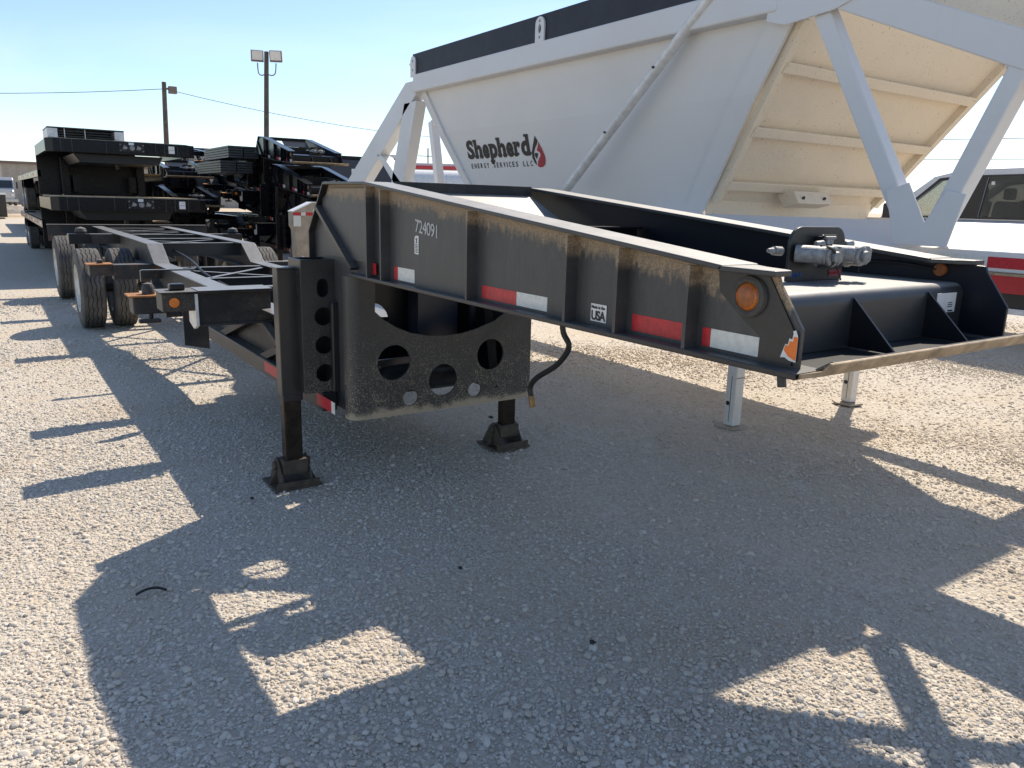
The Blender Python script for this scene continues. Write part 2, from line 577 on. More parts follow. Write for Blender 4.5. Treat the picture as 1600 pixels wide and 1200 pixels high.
def obj(name, mb, mat, parent=None, bevel=0.0, smooth=False, label=None, org=None, flip=False):
    """ONE mesh object; the mesh is given in world metres and stored relative to its thing's origin"""
    org = ORG.get(parent, Vector((0, 0, 0))) if org is None else Vector(org)
    me = bpy.data.meshes.new(name)
    me.from_pydata([tuple(Vector(v) - org) for v in mb.v], [], mb.f)
    bm = bmesh.new()
    bm.from_mesh(me)
    bmesh.ops.remove_doubles(bm, verts=bm.verts, dist=1e-5)
    bmesh.ops.recalc_face_normals(bm, faces=bm.faces)
    if smooth:
        for f in bm.faces:
            f.smooth = True
        for e in bm.edges:
            if len(e.link_faces) == 2 and e.calc_face_angle(0) > R(38):
                e.smooth = False
    bm.to_mesh(me)
    bm.free()
    me.materials.append(mat if not isinstance(mat, str) else MAT[mat])
    o = bpy.data.objects.new(name, me)
    col.objects.link(o)
    if parent is not None:
        o.parent = parent
        ORG[o] = org
    elif org.length:
        o.location = org
    if bevel:
        bv = o.modifiers.new("edge", 'BEVEL')
        bv.width = bevel
        bv.segments = 2
        bv.limit_method = 'ANGLE'
        bv.angle_limit = R(40)
    if label:
        o['label'] = label
    return o


def copy_tree(o, parent=None, skip=()):
    c = o.copy()
    col.objects.link(c)
    c.parent = parent
    for ch in list(o.children):
        if ch.name.split('.')[0] not in skip:
            copy_tree(ch, c, skip)
    return c


def text_mb(body, size, fn, bold=0.0, align='LEFT', depth=0.0015, spacing=1.0, mb=None, shear=0.0):
    """flat lettering; fn(a, b, t) places text coordinates in the world"""
    cu = bpy.data.curves.new("lettering", 'FONT')
    cu.body = body
    cu.size = size
    cu.offset = bold
    cu.align_x = align
    cu.extrude = depth / 2
    cu.space_character = spacing
    cu.shear = shear
    cu.resolution_u = 4
    o = bpy.data.objects.new("lettering", cu)
    col.objects.link(o)
    dg = bpy.context.evaluated_depsgraph_get()
    me = bpy.data.meshes.new_from_object(o.evaluated_get(dg))
    mb = mb or MB()
    mb.add([fn(v.co.x, v.co.y, v.co.z) for v in me.vertices], [tuple(p.vertices) for p in me.polygons])
    bpy.data.objects.remove(o)
    bpy.data.curves.remove(cu)
    bpy.data.meshes.remove(me)
    return mb


# ------------------------------------------------------------------ ground
def make_ground():
    # one sheet to the horizon: fine rings near the yard, coarse far out, gently uneven
    rad = [0, .4, .8, 1.2, 1.7, 2.2, 2.8, 3.4, 4, 4.7, 5.5, 6.4, 7.5, 9, 11, 14, 18, 24, 32, 45, 65, 100, 160, 260, 450, 900, 2000]
    n = 96
    vs_, fs = [(0, 0, 0)], []
    for r in rad[1:]:
        for k in range(n):
            a = 2 * math.pi * k / n
            x, y = r * math.cos(a), r * math.sin(a)
            z = 0.012 * math.sin(1.3 * x + 0.7 * y) * math.sin(0.9 * y - 0.4 * x + 1) if r < 30 else 0
            vs_.append((x, y, z - 0.006))
    for k in range(n):
        fs.append((0, 1 + k, 1 + (k + 1) % n))
    for i in range(len(rad) - 2):
        for k in range(n):
            a = 1 + i * n
            fs.append((a + k, a + n + k, a + n + (k + 1) % n, a + (k + 1) % n))
    mb = MB().add(vs_, fs)
    o = obj('ground', mb, 'ground', smooth=True)
    props(o, 'pale crushed limestone yard with packed dust between the stones', None, None, 'structure')


def ground_z(x, y):
    return 0.012 * np.sin(1.3 * x + 0.7 * y) * np.sin(0.9 * y - 0.4 * x + 1) - 0.006


make_ground()


def make_gravel():
    stones = []
    hid = bpy.data.collections.new("gravel_shapes")
    for k in range(7):
        bm = bmesh.new()
        bmesh.ops.create_icosphere(bm, subdivisions=2, radius=1)
        sq = [random.uniform(0.75, 1.25), random.uniform(0.65, 1.05), random.uniform(0.48, 0.72)]
        cuts = []
        for _ in range(9):
            d = Vector((random.gauss(0, 1), random.gauss(0, 1), random.gauss(0, 1))).normalized()
            cuts.append((d, random.uniform(0.62, 0.9)))
        for v in bm.verts:
            p = v.co.copy()
            for d, h in cuts:          # flatten facets so the stones look broken
                q = p.dot(d)
                if q > h:
                    p -= d * (q - h)
            v.co = Vector((p.x * sq[0], p.y * sq[1], p.z * sq[2])) * 1.12
        me = bpy.data.meshes.new("stone")
        bm.to_mesh(me)
        bm.free()
        me.materials.append(MAT['stone'])
        o = bpy.data.objects.new("stone", me)
        hid.objects.link(o)
        stones.append(o)
    # scatter: dense where one stands, thinning out with distance
    def sample(r0, r1, a0, a1, dens):
        n = int(dens * 0.5 * (r1 * r1 - r0 * r0) * (a1 - a0))
        r = np.sqrt(rng.uniform(r0 * r0, r1 * r1, n))
        a = rng.uniform(a0, a1, n)
        return np.stack([r * np.sin(a), r * np.cos(a)], 1)
    A0, A1 = R(-16), R(85)
    pts, size = [], []
    for r0, r1, dens, s0 in ((1.0, 2.6, 9500, 0.0051), (2.6, 3.6, 9500, 0.0046), (3.6, 5.0, 7500, 0.0047), (5.0, 7.0, 4000, 0.0053), (7.0, 10.0, 1700, 0.0063), (10.0, 15.0, 450, 0.0080)):
        p = sample(r0, r1, A0, A1, dens)
        # packed-dust patches carry fewer stones
        q = np.sin(p[:, 0] * 2.1 + 1.3 * np.sin(p[:, 1] * 1.1)) * np.sin(p[:, 1] * 1.7 + np.sin(p[:, 0] * 1.6)) + 0.35 * np.sin(5.3 * p[:, 0] + 2 * p[:, 1])
        track = np.exp(-((p[:, 0] - 3.4) / 0.9) ** 2 - ((p[:, 1] - 4.2) / 2.0) ** 2)
        keep = rng.uniform(0, 1, len(p)) < np.clip(1.0 - 0.62 * np.clip(q, 0, 1) - 0.45 * track, 0.12, 1)
        p = p[keep]
        pts.append(p)
        s = s0 * np.exp(rng.normal(0, 0.42, len(p)))
        big = rng.uniform(0, 1, len(p)) < 0.035
        s[big] *= rng.uniform(1.3, 2.1, big.sum())
        size.append(np.minimum(s, 0.0175))
    p = np.concatenate(pts)
    s = np.concatenate(size)
    n = len(p)
    z = ground_z(p[:, 0], p[:, 1]) + s * (rng.uniform(-0.32, 0.36, n) + 0.14 * np.clip((3.6 - np.hypot(p[:, 0], p[:, 1])) / 1.5, 0, 1))
    me = bpy.data.meshes.new("gravel")
    me.vertices.add(n)
    me.vertices.foreach_set("co", np.stack([p[:, 0], p[:, 1], z], 1).astype(np.float32).ravel())
    a = me.attributes.new("size", 'FLOAT', 'POINT')
    a.data.foreach_set("value", s.astype(np.float32))
    a = me.attributes.new("turn", 'FLOAT_VECTOR', 'POINT')
    t = np.stack([rng.uniform(-0.5, 0.5, n), rng.uniform(-0.5, 0.5, n), rng.uniform(0, 6.28, n)], 1)
    a.data.foreach_set("vector", t.astype(np.float32).ravel())
    a = me.attributes.new("pick", 'INT', 'POINT')
    a.data.foreach_set("value", rng.integers(0, 7, n).astype(np.int32))
    o = bpy.data.objects.new("gravel", me)
    col.objects.link(o)
    props(o, 'loose pale limestone gravel strewn over the yard', None, None, 'stuff')
    ng = bpy.data.node_groups.new("gravel_scatter", 'GeometryNodeTree')
    ng.interface.new_socket("Geometry", in_out='INPUT', socket_type='NodeSocketGeometry')
    ng.interface.new_socket("Geometry", in_out='OUTPUT', socket_type='NodeSocketGeometry')
    N, Lk = ng.nodes, ng.links
    gi, go = N.new("NodeGroupInput"), N.new("NodeGroupOutput")
    m2p = N.new("GeometryNodeMeshToPoints")
    iop = N.new("GeometryNodeInstanceOnPoints")
    ci = N.new("GeometryNodeCollectionInfo")
    ci.inputs['Collection'].default_value = hid
    ci.inputs['Separate Children'].default_value = True
    ci.inputs['Reset Children'].default_value = True
    def attr(nm, ty):
        nd = N.new("GeometryNodeInputNamedAttribute")
        nd.data_type = ty
        nd.inputs['Name'].default_value = nm
        return nd.outputs[0]
    Lk.new(gi.outputs[0], m2p.inputs[0])
    Lk.new(m2p.outputs[0], iop.inputs['Points'])
    Lk.new(ci.outputs[0], iop.inputs['Instance'])
    iop.inputs['Pick Instance'].default_value = True
    Lk.new(attr("pick", 'INT'), iop.inputs['Instance Index'])
    e2r = N.new("FunctionNodeEulerToRotation")
    Lk.new(attr("turn", 'FLOAT_VECTOR'), e2r.inputs[0])
    Lk.new(e2r.outputs[0], iop.inputs['Rotation'])
    Lk.new(attr("size", 'FLOAT'), iop.inputs['Scale'])
    Lk.new(iop.outputs[0], go.inputs[0])
    md = o.modifiers.new("scatter", 'NODES')
    md.node_group = ng
    print("gravel stones:", n)


make_gravel()


# ------------------------------------------------------------------ tyres and wheels
def tyre_mb(c, rad=0.475, w=0.27, r_in=0.285, n=84):
    """tyre round the x axis through c: sidewalls, shoulders and a tread of zigzag grooves"""
    hw = w / 2
    prof = [(-hw * .78, r_in, 0), (-hw * .95, r_in + .03, 0), (-hw, (rad + r_in) / 2, 0), (-hw * .97, rad - .06, 0), (-hw * .90, rad - .022, 3)]
    th = w * .80
    ribs = 5
    gw = 0.010
    rw = (th - gw * (ribs - 1)) / ribs
    x = -th / 2
    tread = []
    for i in range(ribs):
        edge = 2 if i in (0, ribs - 1) else 1
        tread += [(x, rad - (.004 if edge == 2 else 0), 0 if i == 0 else edge), (x + rw, rad - (.004 if edge == 2 else 0), 0 if i == ribs - 1 else edge)]
        if i < ribs - 1:
            tread += [(x + rw + .0012, rad - .016, 1), (x + rw + gw - .0012, rad - .016, 1)]
        x += rw + gw
    prof += tread + [(hw * .90, rad - .022, 3), (hw * .97, rad - .06, 0), (hw, (rad + r_in) / 2, 0), (hw * .95, r_in + .03, 0), (hw * .78, r_in, 0)]
    vs_, fs = [], []
    m = len(prof)
    for k in range(n):
        a = 2 * math.pi * k / n
        zig = (0.006, 0.006, -0.006, -0.006)[k % 4]
        for t, r, kind in prof:
            rr = r - (0.010 if kind == 3 and k % 4 < 2 else 0)
            tt = t + (zig if kind in (1, 2) else 0)
            vs_.append((c[0] + tt, c[1] + rr * math.cos(a), c[2] + rr * math.sin(a)))
    for k in range(n):
        q = (k + 1) % n
        for i in range(m - 1):
            fs.append((k * m + i, k * m + i + 1, q * m + i + 1, q * m + i))
    return MB().add(vs_, fs)


def wheel_mb(c, side, rad=0.285):
    """disc wheel; side = -1 / +1 is the outward direction along x"""
    s = side
    prof = [(-.125 * s, rad), (-.11 * s, rad - .02), (.11 * s, rad - .02), (.13 * s, rad), (.13 * s, rad - .012), (.06 * s, rad - .045), (.02 * s, .17), (.045 * s, .13), (.05 * s, .10), (.10 * s, .095), (.12 * s, .07), (.12 * s, .001)]
    mb = MB().lathe(prof, c, 'x', 30)
    for k in range(10):
        a = 2 * math.pi * k / 10
        mb.cyl((c[0] + .02 * s, c[1] + .15 * math.cos(a), c[2] + .15 * math.sin(a)), (c[0] + .05 * s, c[1] + .15 * math.cos(a), c[2] + .15 * math.sin(a)), .013, 6)
    return mb


_tyre_me = {}


def add_wheel(parent, c, side, rim='rim', key='std', rad=0.475, w=0.27):
    """a wheel (the disc) with its tyre; repeats share mesh data"""
    k = (key, side, rim)
    off = Vector(c) - ORG[parent]
    if k not in _tyre_me:
        wh = obj('wheel', wheel_mb((0, 0, 0), side, rad * .6), rim, None, smooth=True)
        ty = obj('tyre', tyre_mb((0, 0, 0), rad, w, rad * .6), 'rubber', None, smooth=True)
        _tyre_me[k] = (wh.data, ty.data)
    else:
        wh = bpy.data.objects.new('wheel', _tyre_me[k][0])
        ty = bpy.data.objects.new('tyre', _tyre_me[k][1])
        col.objects.link(wh)
        col.objects.link(ty)
    wh.parent = parent
    wh.location = off
    ty.parent = wh
    return wh


# ------------------------------------------------------------------ the black gooseneck chassis
def ribbon(path, th):
    """outline of a strip of thickness th below/inside a y-z path"""
    out = []
    n = len(path)
    for i, p in enumerate(path):
        a = Vector(path[max(i - 1, 0)])
        b = Vector(path[min(i + 1, n - 1)])
        d = (b - a).normalized()
        out.append((p[0] + d.y * th, p[1] - d.x * th))
    return list(path) + out[::-1]


CX = 2.05


def mx(x):
    return 2 * CX - x


def xr(a, b, far):
    return (a, b) if not far else (mx(b), mx(a))


def make_chassis():
    T = thing('gooseneck_chassis', 'long black gooseneck chassis trailer, dusty neck nearest the camera, numbered 724091', 'trailer', (CX, 1.05, 0))
    # --- two neck beams
    web_out = [(1.088, 1.236), (3.76, 1.236), (3.76, .47), (4.285, .47), (4.288, 1.424), (4.05, 1.676), (3.485, 1.673), (1.30, 1.455), (1.168, 1.449), (1.160, 1.430), (1.088, 1.332)]
    stiff_y = (3.47, 3.31, 2.537, 1.928, 1.688, 1.412)
    for far in (False, True):
        a, b = xr(1.548, 1.560, far)
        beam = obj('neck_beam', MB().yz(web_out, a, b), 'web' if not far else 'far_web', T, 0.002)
        a, b = xr(1.50, 1.64, far)
        fl = MB().yz(ribbon([(3.49, 1.684), (1.30, 1.466)][::-1], .014), a, b)
        y_end = 1.14 if not far else 1.20
        tip = [(1.50, 1.312), (1.64, 1.312), (1.60, 1.24), (1.575, y_end + .02), (1.560, y_end), (1.50, y_end)]
        fl.xy([(x if not far else mx(x), y) for x, y in tip], 1.450, 1.464)
        obj('top_flange', fl, 'flange', T, 0.003)
        a, b = xr(1.512, 1.605, far)
        obj('rear_flange', MB().yz(ribbon([(3.49, 1.684), (4.05, 1.686), (4.292, 1.424), (4.292, .47)], .014), a, b), 'black', T, 0.003)
        a, b = xr(1.50, 1.61, far)
        obj('bottom_flange', MB().yz([(1.06, 1.222), (3.697, 1.222), (3.697, 1.238), (1.06, 1.238)], a, b), 'black', T, 0.003)
        a, b = xr(1.503, 1.548, far)
        for y in stiff_y:
            zt = min(1.683, 1.466 + .0995 * (y - 1.30)) - .017
            obj('stiffener', MB().box(a, b, y - .006, y + .006, 1.238, zt - .004), 'web', T)
        # diagonal brace plate at the rear of the neck
        a, b = xr(1.503, 1.548, far)
        obj('brace_plate', MB().yz([(4.165, 1.556), (4.14, 1.565), (3.66, 1.268), (3.68, 1.255)], a, b), 'black', T)
        a, b = xr(1.536, 1.548, far)
        obj('doubler_plate', MB().yz([(3.52, 1.30), (3.98, 1.30), (4.12, 1.44), (4.12, 1.60), (3.99, 1.655), (3.52, 1.655)], a, b), 'web', T, 0.003)
        # lamp plate near the nose
        a, b = xr(1.5425, 1.5475, far)
        obj('lamp_plate', MB().yz([(1.104, 1.244), (1.104, 1.325), (1.166, 1.415), (1.19, 1.450), (1.345, 1.452), (1.335, 1.395), (1.255, 1.335), (1.20, 1.300), (1.20, 1.244)], a, b), 'black', T)
    # floor of the neck, nose deck, face and ramp
    obj('kingpin_plate', MB().box(1.503, mx(1.503), 1.06, 2.62, 1.226, 1.2345), 'black_clean', T)
    deck = [(1.222, 1.236), (1.222, 1.355)]
    for k in range(7):
        t = math.pi / 2 * k / 6
        deck.append((1.257 - .035 * math.cos(t), 1.358 + .035 * math.sin(t)))
    deck += [(1.80, 1.393), (1.80, 1.385), (1.26, 1.385), (1.232, 1.36), (1.232, 1.236)]
    obj('nose_deck', MB().yz(deck, 1.561, mx(1.561)), 'flange', T, smooth=True)
    g = [(1.222, 1.375), (1.222, 1.238), (1.090, 1.238), (1.090, 1.246)]
    for x in (1.955, 2.335):
        obj('gusset', MB().yz(g, x - .004, x + .004), 'black_clean', T)
    ramp = [(1.064, 1.222), (1.064, 1.234), (1.005, 1.252), (.985, 1.276), (.978, 1.272), (.998, 1.243)]
    obj('ramp_lip', MB().yz(ramp, 1.515, 2.655), 'worn', T, 0.002)
    obj('lip_edge', MB().yz([(.983, 1.272), (.99, 1.277), (1.03, 1.252), (1.025, 1.247)], 1.53, 2.66), 'muddy', T)
    obj('drain_stub', MB().cyl((1.52, 1.11, 1.224), (1.52, 1.105, 1.196), .011, 10), 'black', T)
    # cross structure of the neck
    obj('cross_member', MB().box(1.583, mx(1.583), 2.70, 2.72, 1.235, 1.50).box(1.583, mx(1.583), 2.66, 2.76, 1.50, 1.51), 'black_clean', T)
    seg = [(1.906, 3.805), (1.984, 3.82), (2.172, 3.744), (2.346, 3.60), (2.175, 3.582), (1.983, 3.563), (1.909, 3.619)]
    ell = [(2.236 + .105 * math.cos(t) * .9 - .02 * math.sin(t), 3.935 + .108 * math.sin(t)) for t in [2 * math.pi * i / 20 for i in range(20)]]
    small = [(2.068 + .036 * math.cos(t), 3.998 + .036 * math.sin(t)) for t in [2 * math.pi * i / 12 for i in range(12)]]
    bit = [(1.94 + .022 * math.cos(t), 3.885 + .028 * math.sin(t)) for t in [2 * math.pi * i / 10 for i in range(10)]]
    obj('top_plate', MB().xy([(1.562, 3.47), (2.538, 3.47), (2.538, 4.15), (1.562, 4.15)], 1.670, 1.680, [seg, ell, small, bit, [(2.19, 3.497), (2.31, 3.495), (2.31, 3.525), (2.19, 3.527)], [(1.955, 3.49), (2.075, 3.49), (2.075, 3.518), (1.955, 3.518)]]), 'black', T)
    obj('top_plate_lip', MB().box(1.655, 2.445, 3.455, 3.470, 1.615, 1.688), 'muddy', T)
    obj('slope_plate', MB().yz([(3.16, 1.515), (3.453, 1.640), (3.453, 1.630), (3.165, 1.505)], 1.90, 2.44), 'flange', T)
    obj('rear_bulkhead', MB().xz([(1.59, .47), (2.51, .47), (2.51, 1.24), (1.59, 1.24)], 4.20, 4.215, [circle(1.85, .9, .11), circle(2.25, .9, .11), circle(2.05, .62, .07)]), 'black_clean', T)
    obj('center_post', MB().box(2.06, 2.33, 4.02, 4.16, .50, 1.44), 'navy', T, 0.006)
    # --- drop plate with its round openings
    KP = 3.70 / 3.60

    def back(pts):
        return [(a * KP, 1.6 + (b - 1.6) * KP) for a, b in pts]
    arc = [(1.605, 1.214), (1.602, 1.05), (1.65, 1.005), (1.72, .962), (1.80, .928), (1.90, .905), (2.0, .898), (2.10, .902), (2.20, .920), (2.32, .958), (2.42, 1.015), (2.49, 1.08), (2.50, 1.214)]
    holes = [arc, circle(1.706, .777, .094), circle(1.998, .655, .088), circle(2.300, .770, .088), circle(1.800, .577, .044, 18), circle(2.199, .578, .042, 18), circle(2.345, .578, .010, 8)]
    dp = [(1.52, .490), (2.555, .490), (2.575, .505), (2.575, 1.229), (1.52, 1.229)]
    obj('drop_plate', MB().xz(back(dp), 3.700, 3.712, [back(h) for h in holes]), 'mudplate', T)
    bend = []
    for k in range(7):
        t = math.pi / 2 * k / 6
        bend.append((1.562 - .055 * math.sin(t), 3.755 - .055 * math.cos(t)))
    inner = [(x + .011 * math.sin(math.pi / 2 * i / 6), y + .011 * math.cos(math.pi / 2 * i / 6)) for i, (x, y) in enumerate(bend)]
    obj('plate_corner', MB().xy(bend + [(1.507, 3.79), (1.518, 3.79)] + inner[::-1], .460, 1.219), 'mudplate', T, smooth=True)
    obj('plate_wing', MB().box(2.634, 2.645, 3.713, 3.98, .48, 1.218), 'mudplate', T)
    obj('inner_brace', MB().bar((1.60, 3.95, .70), (2.05, 3.95, .71), .02, .035), 'rail', T)
    obj('inner_brace', MB().bar((2.36, 3.75, 1.15), (2.46, 3.80, .58), .06, .012), 'black_clean', T)
    obj('air_tank', MB().lathe([(0, .001), (0, .05), (.02, .085), (.05, .10), (.55, .10), (.58, .085), (.60, .05), (.60, .001)], (1.76, 4.02, .60), 'x', 24), 'black', T, smooth=True)
    # --- landing legs
    for far in (False, True):
        def X(a, b):
            return xr(a, b, far)
        a, b = X(1.266, 1.383)
        leg = obj('landing_leg', MB().box(a, b, 4.09, 4.178, .535, 1.232), 'black', T, 0.005)
        a2, b2 = X(1.274, 1.374)
        tube = MB().box(a2, b2, 4.10, 4.168, .10, .56)
        obj('leg_tube', tube, 'tube', leg, 0.008)
        obj('leg_collar', MB().box(a + .003, b - .003, 4.087, 4.180, .505, .54), 'rusty', leg, 0.004)
        obj('leg_cap', MB().box(a - .004, b + .004, 4.086, 4.184, 1.232, 1.240), 'rail', leg)
        ft = MB()
        c = (a + b) / 2
        ft.box(c - .135, c + .135, 4.04, 4.29, .004, .020)
        ft.yz([(4.04, .02), (4.29, .02), (4.205, .145), (4.165, .175), (4.125, .145)], c - .088, c - .076)
        ft.yz([(4.04, .02), (4.29, .02), (4.205, .145), (4.165, .175), (4.125, .145)], c + .076, c + .088)
        ft.xz([(c - .135, .02), (c - .088, .02), (c - .088, .11)], 4.155, 4.167)
        ft.xz([(c + .135, .02), (c + .088, .02), (c + .088, .11)], 4.155, 4.167)
        ft.cyl((c - .105, 4.165, .125), (c + .105, 4.165, .125), .026, 14)
        ft.box(c - .07, c + .07, 4.085, 4.19, .085, .165)
        ft.yz([(4.042, .02), (4.07, .02), (4.05, .055), (4.04, .055)], c - .12, c + .12)
        obj('leg_foot', ft, 'foot', leg, 0.003)
        # bracket plate with slot and three round holes, and the narrow strip beside it
        x0, x1 = X(1.362, 1.558)
        cx = (x0 + x1) / 2 + (0.018 if not far else -0.018)
        slot = [(cx + .032 * math.cos(t), (1.150 if math.sin(t) > 0 else 1.118) + .034 * math.sin(t)) for t in [2 * math.pi * (i + .5) / 20 for i in range(20)]]
        hs = [slot] + [circle(cx, z, .050, 20) for z in (.981, .824, .668)]
        obj('leg_bracket', MB().xz([(x0, .562), (x1, .562), (x1, 1.285), (x0, 1.285)], 3.995, 4.007, hs), 'mudplate', T)
        br = MB()
        xa, xb = X(1.362, 1.374)
        br.box(xa, xb, 4.007, 4.20, .562, 1.285)
        xa, xb = X(1.374, 1.558)
        br.box(xa, xb, 4.18, 4.192, .562, 1.285)
        obj('bracket_side', br, 'black', T, 0.004)
        xa, xb = X(1.508, 1.556)
        obj('bracket_strip', MB().box(xa, xb, 3.955, 3.985, .56, 1.06), 'black', T, 0.01)
        chain = MB()
        xc = (X(1.383, 1.362)[0] + X(1.383, 1.362)[1]) / 2
        for k in range(7):
            zc = 1.24 - k * .032
            chain.lathe([(-.004, .010), (-.004, .016), (.004, .016), (.004, .010), (-.004, .010)], (xc, 4.055 + (.002 if k % 2 else -.002), zc), 'y' if k % 2 else 'x', 10)
        obj('leg_chain', chain, 'rusty', T)
    # --- main rails (I sections, stepped up over the axles) with top flange, web and bottom flange
    top = [(4.30, .88), (8.95, .885), (9.30, 1.075), (14.35, 1.075)]
    bot = [(14.35, .80), (9.6, .80), (9.0, .62), (7.2, .46), (4.30, .46)]
    for far in (False, True):
        a, b = xr(1.542, 1.552, far)
        rail = obj('main_rail', MB().yz([(y, z - .006) for y, z in top] + bot, a, b), 'muddy', T)
        a, b = xr(1.468, 1.626, far)
        obj('rail_flange', MB().yz(ribbon(top[::-1], -.012), a, b), 'rail', rail, 0.002)
        obj('rail_bottom', MB().yz(ribbon(bot, .012), a, b), 'muddy', rail)
        a, b = xr(1.455, 1.542, far)
        obj('lower_rail', MB().box(a, b, 3.99, 6.9, .452, .555), 'black', T, 0.004)
        for p0, p1 in (((5.25, .80), (4.32, .53)), ((5.35, .80), (6.3, .53)), ((4.4, .80), (5.2, .54))):
            obj('frame_brace', MB().bar(((a + b) / 2, *p0), ((a + b) / 2, *p1), .05, .05), 'muddy', T)
    # cross members between the rails: wide flats, seen from above as pale lines
    for y, z, w in ((4.65, .872, .10), (6.55, .872, .10), (7.35, .872, .07), (8.55, .872, .09), (9.60, 1.062, .09), (10.64, 1.062, .12), (11.7, 1.062, .10), (12.75, 1.062, .10), (13.85, 1.062, .12)):
        obj('cross_member', MB().box(1.626, mx(1.626), y - w / 2, y + w / 2, z - .010, z).box(1.552, mx(1.552), y - .006, y + .006, z - .15, z - .010), 'rail', T)
    for y0, y1, z in ((7.42, 8.48, .858), (9.66, 10.56, 1.048), (11.76, 12.68, 1.048), (12.82, 13.78, 1.048)):
        obj('cross_brace', MB().bar((1.626, y0, z), (mx(1.626), y1, z), .055, .006).bar((1.626, y1, z - .0075), (mx(1.626), y0, z - .0075), .055, .006), 'rail', T)
    obj('tray_plate', MB().box(1.56, mx(1.56), 4.32, 6.45, .62, .63), 'rail', T)
    obj('equipment_box', MB().yz([(4.36, .64), (5.4, .64), (5.55, .74), (5.3, .90), (4.36, .90)], 1.98, 2.32), 'rail', T, 0.006)
    obj('air_line', MB().tube([(1.75, 4.3, .9), (1.78, 6, .80), (1.72, 7.6, .86), (1.8, 9, .95), (1.76, 11, 1.03)], .012, 8).tube([(1.68, 4.3, .82), (1.70, 6.5, .84), (1.66, 8.5, .84)], .009, 8), 'hose', T)
    # --- front bolster at the end of the low section, with lock boxes and amber lamps
    mid = MB()
    for far in (False, True):
        s = -1 if not far else 1
        a, b = xr(1.075, 1.542, far)
        y0 = 5.14
        bm = MB().box(a, b, y0, y0 + .012, .80, 1.0).box(a, b, y0 - .05, y0 + .17, 1.0, 1.012).box(a, b, y0 - .02, y0 + .12, .788, .80)
        bo = obj('bolster', bm, 'muddy', T, 0.003)
        obj('bolster_cover', MB().box(a + .002, b - .002, y0 - .056, y0 + .176, 1.013, 1.019), 'rail', bo)
        a, b = xr(.865, 1.073, far)
        obj('lock_box', MB().box(a, b, y0 - .045, y0 + .15, .895, 1.008).box(a - .015, b, y0 - .06, y0 + .16, 1.008, 1.018), 'muddy', bo, 0.006)
        c = (a + b) / 2
        obj('twist_lock', MB().box(c - .045, c + .045, y0 + .01, y0 + .08, 1.018, 1.060), 'black_clean', bo, 0.010)
        obj('marker_lamp', MB().cyl((c - s * .025 if far else c - .035, y0 - .045, .952), (c - s * .025 if far else c - .035, y0 - .058, .952), .031, 20), 'amber', bo, 0.005)
        a2, b2 = xr(1.055, 1.073, far)
        obj('bolster_end', MB().yz([(y0 - .05, .80), (y0 + .03, .77), (y0 + .15, .80), (y0 + .15, 1.0), (y0 - .05, 1.0)], a2, b2), 'galv', bo)
        # lower catch behind it: rusty plate on a bracket
        y1 = 6.2
        a, b = xr(.855, 1.10, far)
        lb = obj('lock_bracket', MB().box(a, b, y1, y1 + .19, .735, .86), 'muddy', T, 0.008)
        obj('rusty_plate', MB().box(a - .025, b, y1 - .02, y1 + .21, .861, .873), 'rust_top', lb)
        c = (a + b) / 2
        obj('twist_lock', MB().lathe([(.0, .045), (.05, .045), (.078, .03), (.085, .001)], (c + .0, y1 + .09, .873), 'z', 14), 'muddy', lb, smooth=True)
        obj('lock_handle', MB().box(c - .09, c + .06, y1 - .01, y1 + .05, .668, .695).cyl((c, y1 + .05, .735), (c, y1 + .05, .69), .018, 8), 'rusty', lb, 0.008)
        a, b = xr(1.08, 1.542, far)
        obj('bracket_arm', MB().box(a, b, y1 + .02, y1 + .17, .70, .85), 'muddy', lb)
        obj('mud_plate', MB().xz([(xr(1.13, 1.30, far)[0], .86), (xr(1.13, 1.30, far)[1], .86), (xr(1.13, 1.30, far)[1], .50), (xr(1.13, 1.30, far)[0], .54)], y1 - .32, y1 - .31), 'muddy', T)
        # bent flat bar of the slider
        p = [(1.09, 7.35, .955), (1.07, 7.35, .93), (1.07, 7.35, .86)]
        sl = MB().bar((1.10 if not far else mx(1.10), 7.35, .955), (1.54 if not far else mx(1.54), 7.35, .955), .05, .012)
        sl.bar((1.096 if not far else mx(1.096), 7.35, .955), (1.096 if not far else mx(1.096), 7.35, .86), .05, .012)
        obj('slider_bar', sl, 'rail', T)
        # second outrigger
        y2 = 9.0
        a, b = xr(.865, 1.085, far)
        ob = obj('outrigger', MB().box(xr(1.085, 1.542, far)[0], xr(1.085, 1.542, far)[1], y2, y2 + .16, .72, .875), 'rusty', T, 0.004)
        obj('lock_box', MB().box(a, b, y2, y2 + .2, .765, .875), 'muddy', ob, 0.006)
        obj('rusty_plate', MB().box(a - .02, b, y2 - .02, y2 + .22, .876, .886), 'rust_top', ob)
        obj('twist_lock', MB().lathe([(0, .03), (.035, .03), (.045, .001)], ((a + b) / 2, y2 + .1, .886), 'z', 12), 'rusty', ob)
        # third outrigger between the axles
        y3 = 11.85
        a, b = xr(.93, 1.542, far)
        ob = obj('outrigger', MB().box(a + (.23 if not far else 0), b - (.23 if far else 0), y3, y3 + .16, .93, 1.06), 'muddy', T, 0.004)
        a, b = xr(.93, 1.19, far)
        obj('lock_box', MB().box(a, b, y3 - .03, y3 + .19, .93, 1.062), 'black_clean', ob, 0.006)
        obj('twist_lock', MB().lathe([(0, .06), (.03, .075), (.07, .06), (.09, .001)], ((a + b) / 2 + .03, y3 + .1, 1.062), 'z', 14), 'muddy', ob, smooth=True)
    rb = obj('rear_bolster', MB().box(.85, mx(.85), 14.35, 14.37, .84, 1.085).box(.85, mx(.85), 14.30, 14.52, 1.085, 1.097), 'rusty', T)
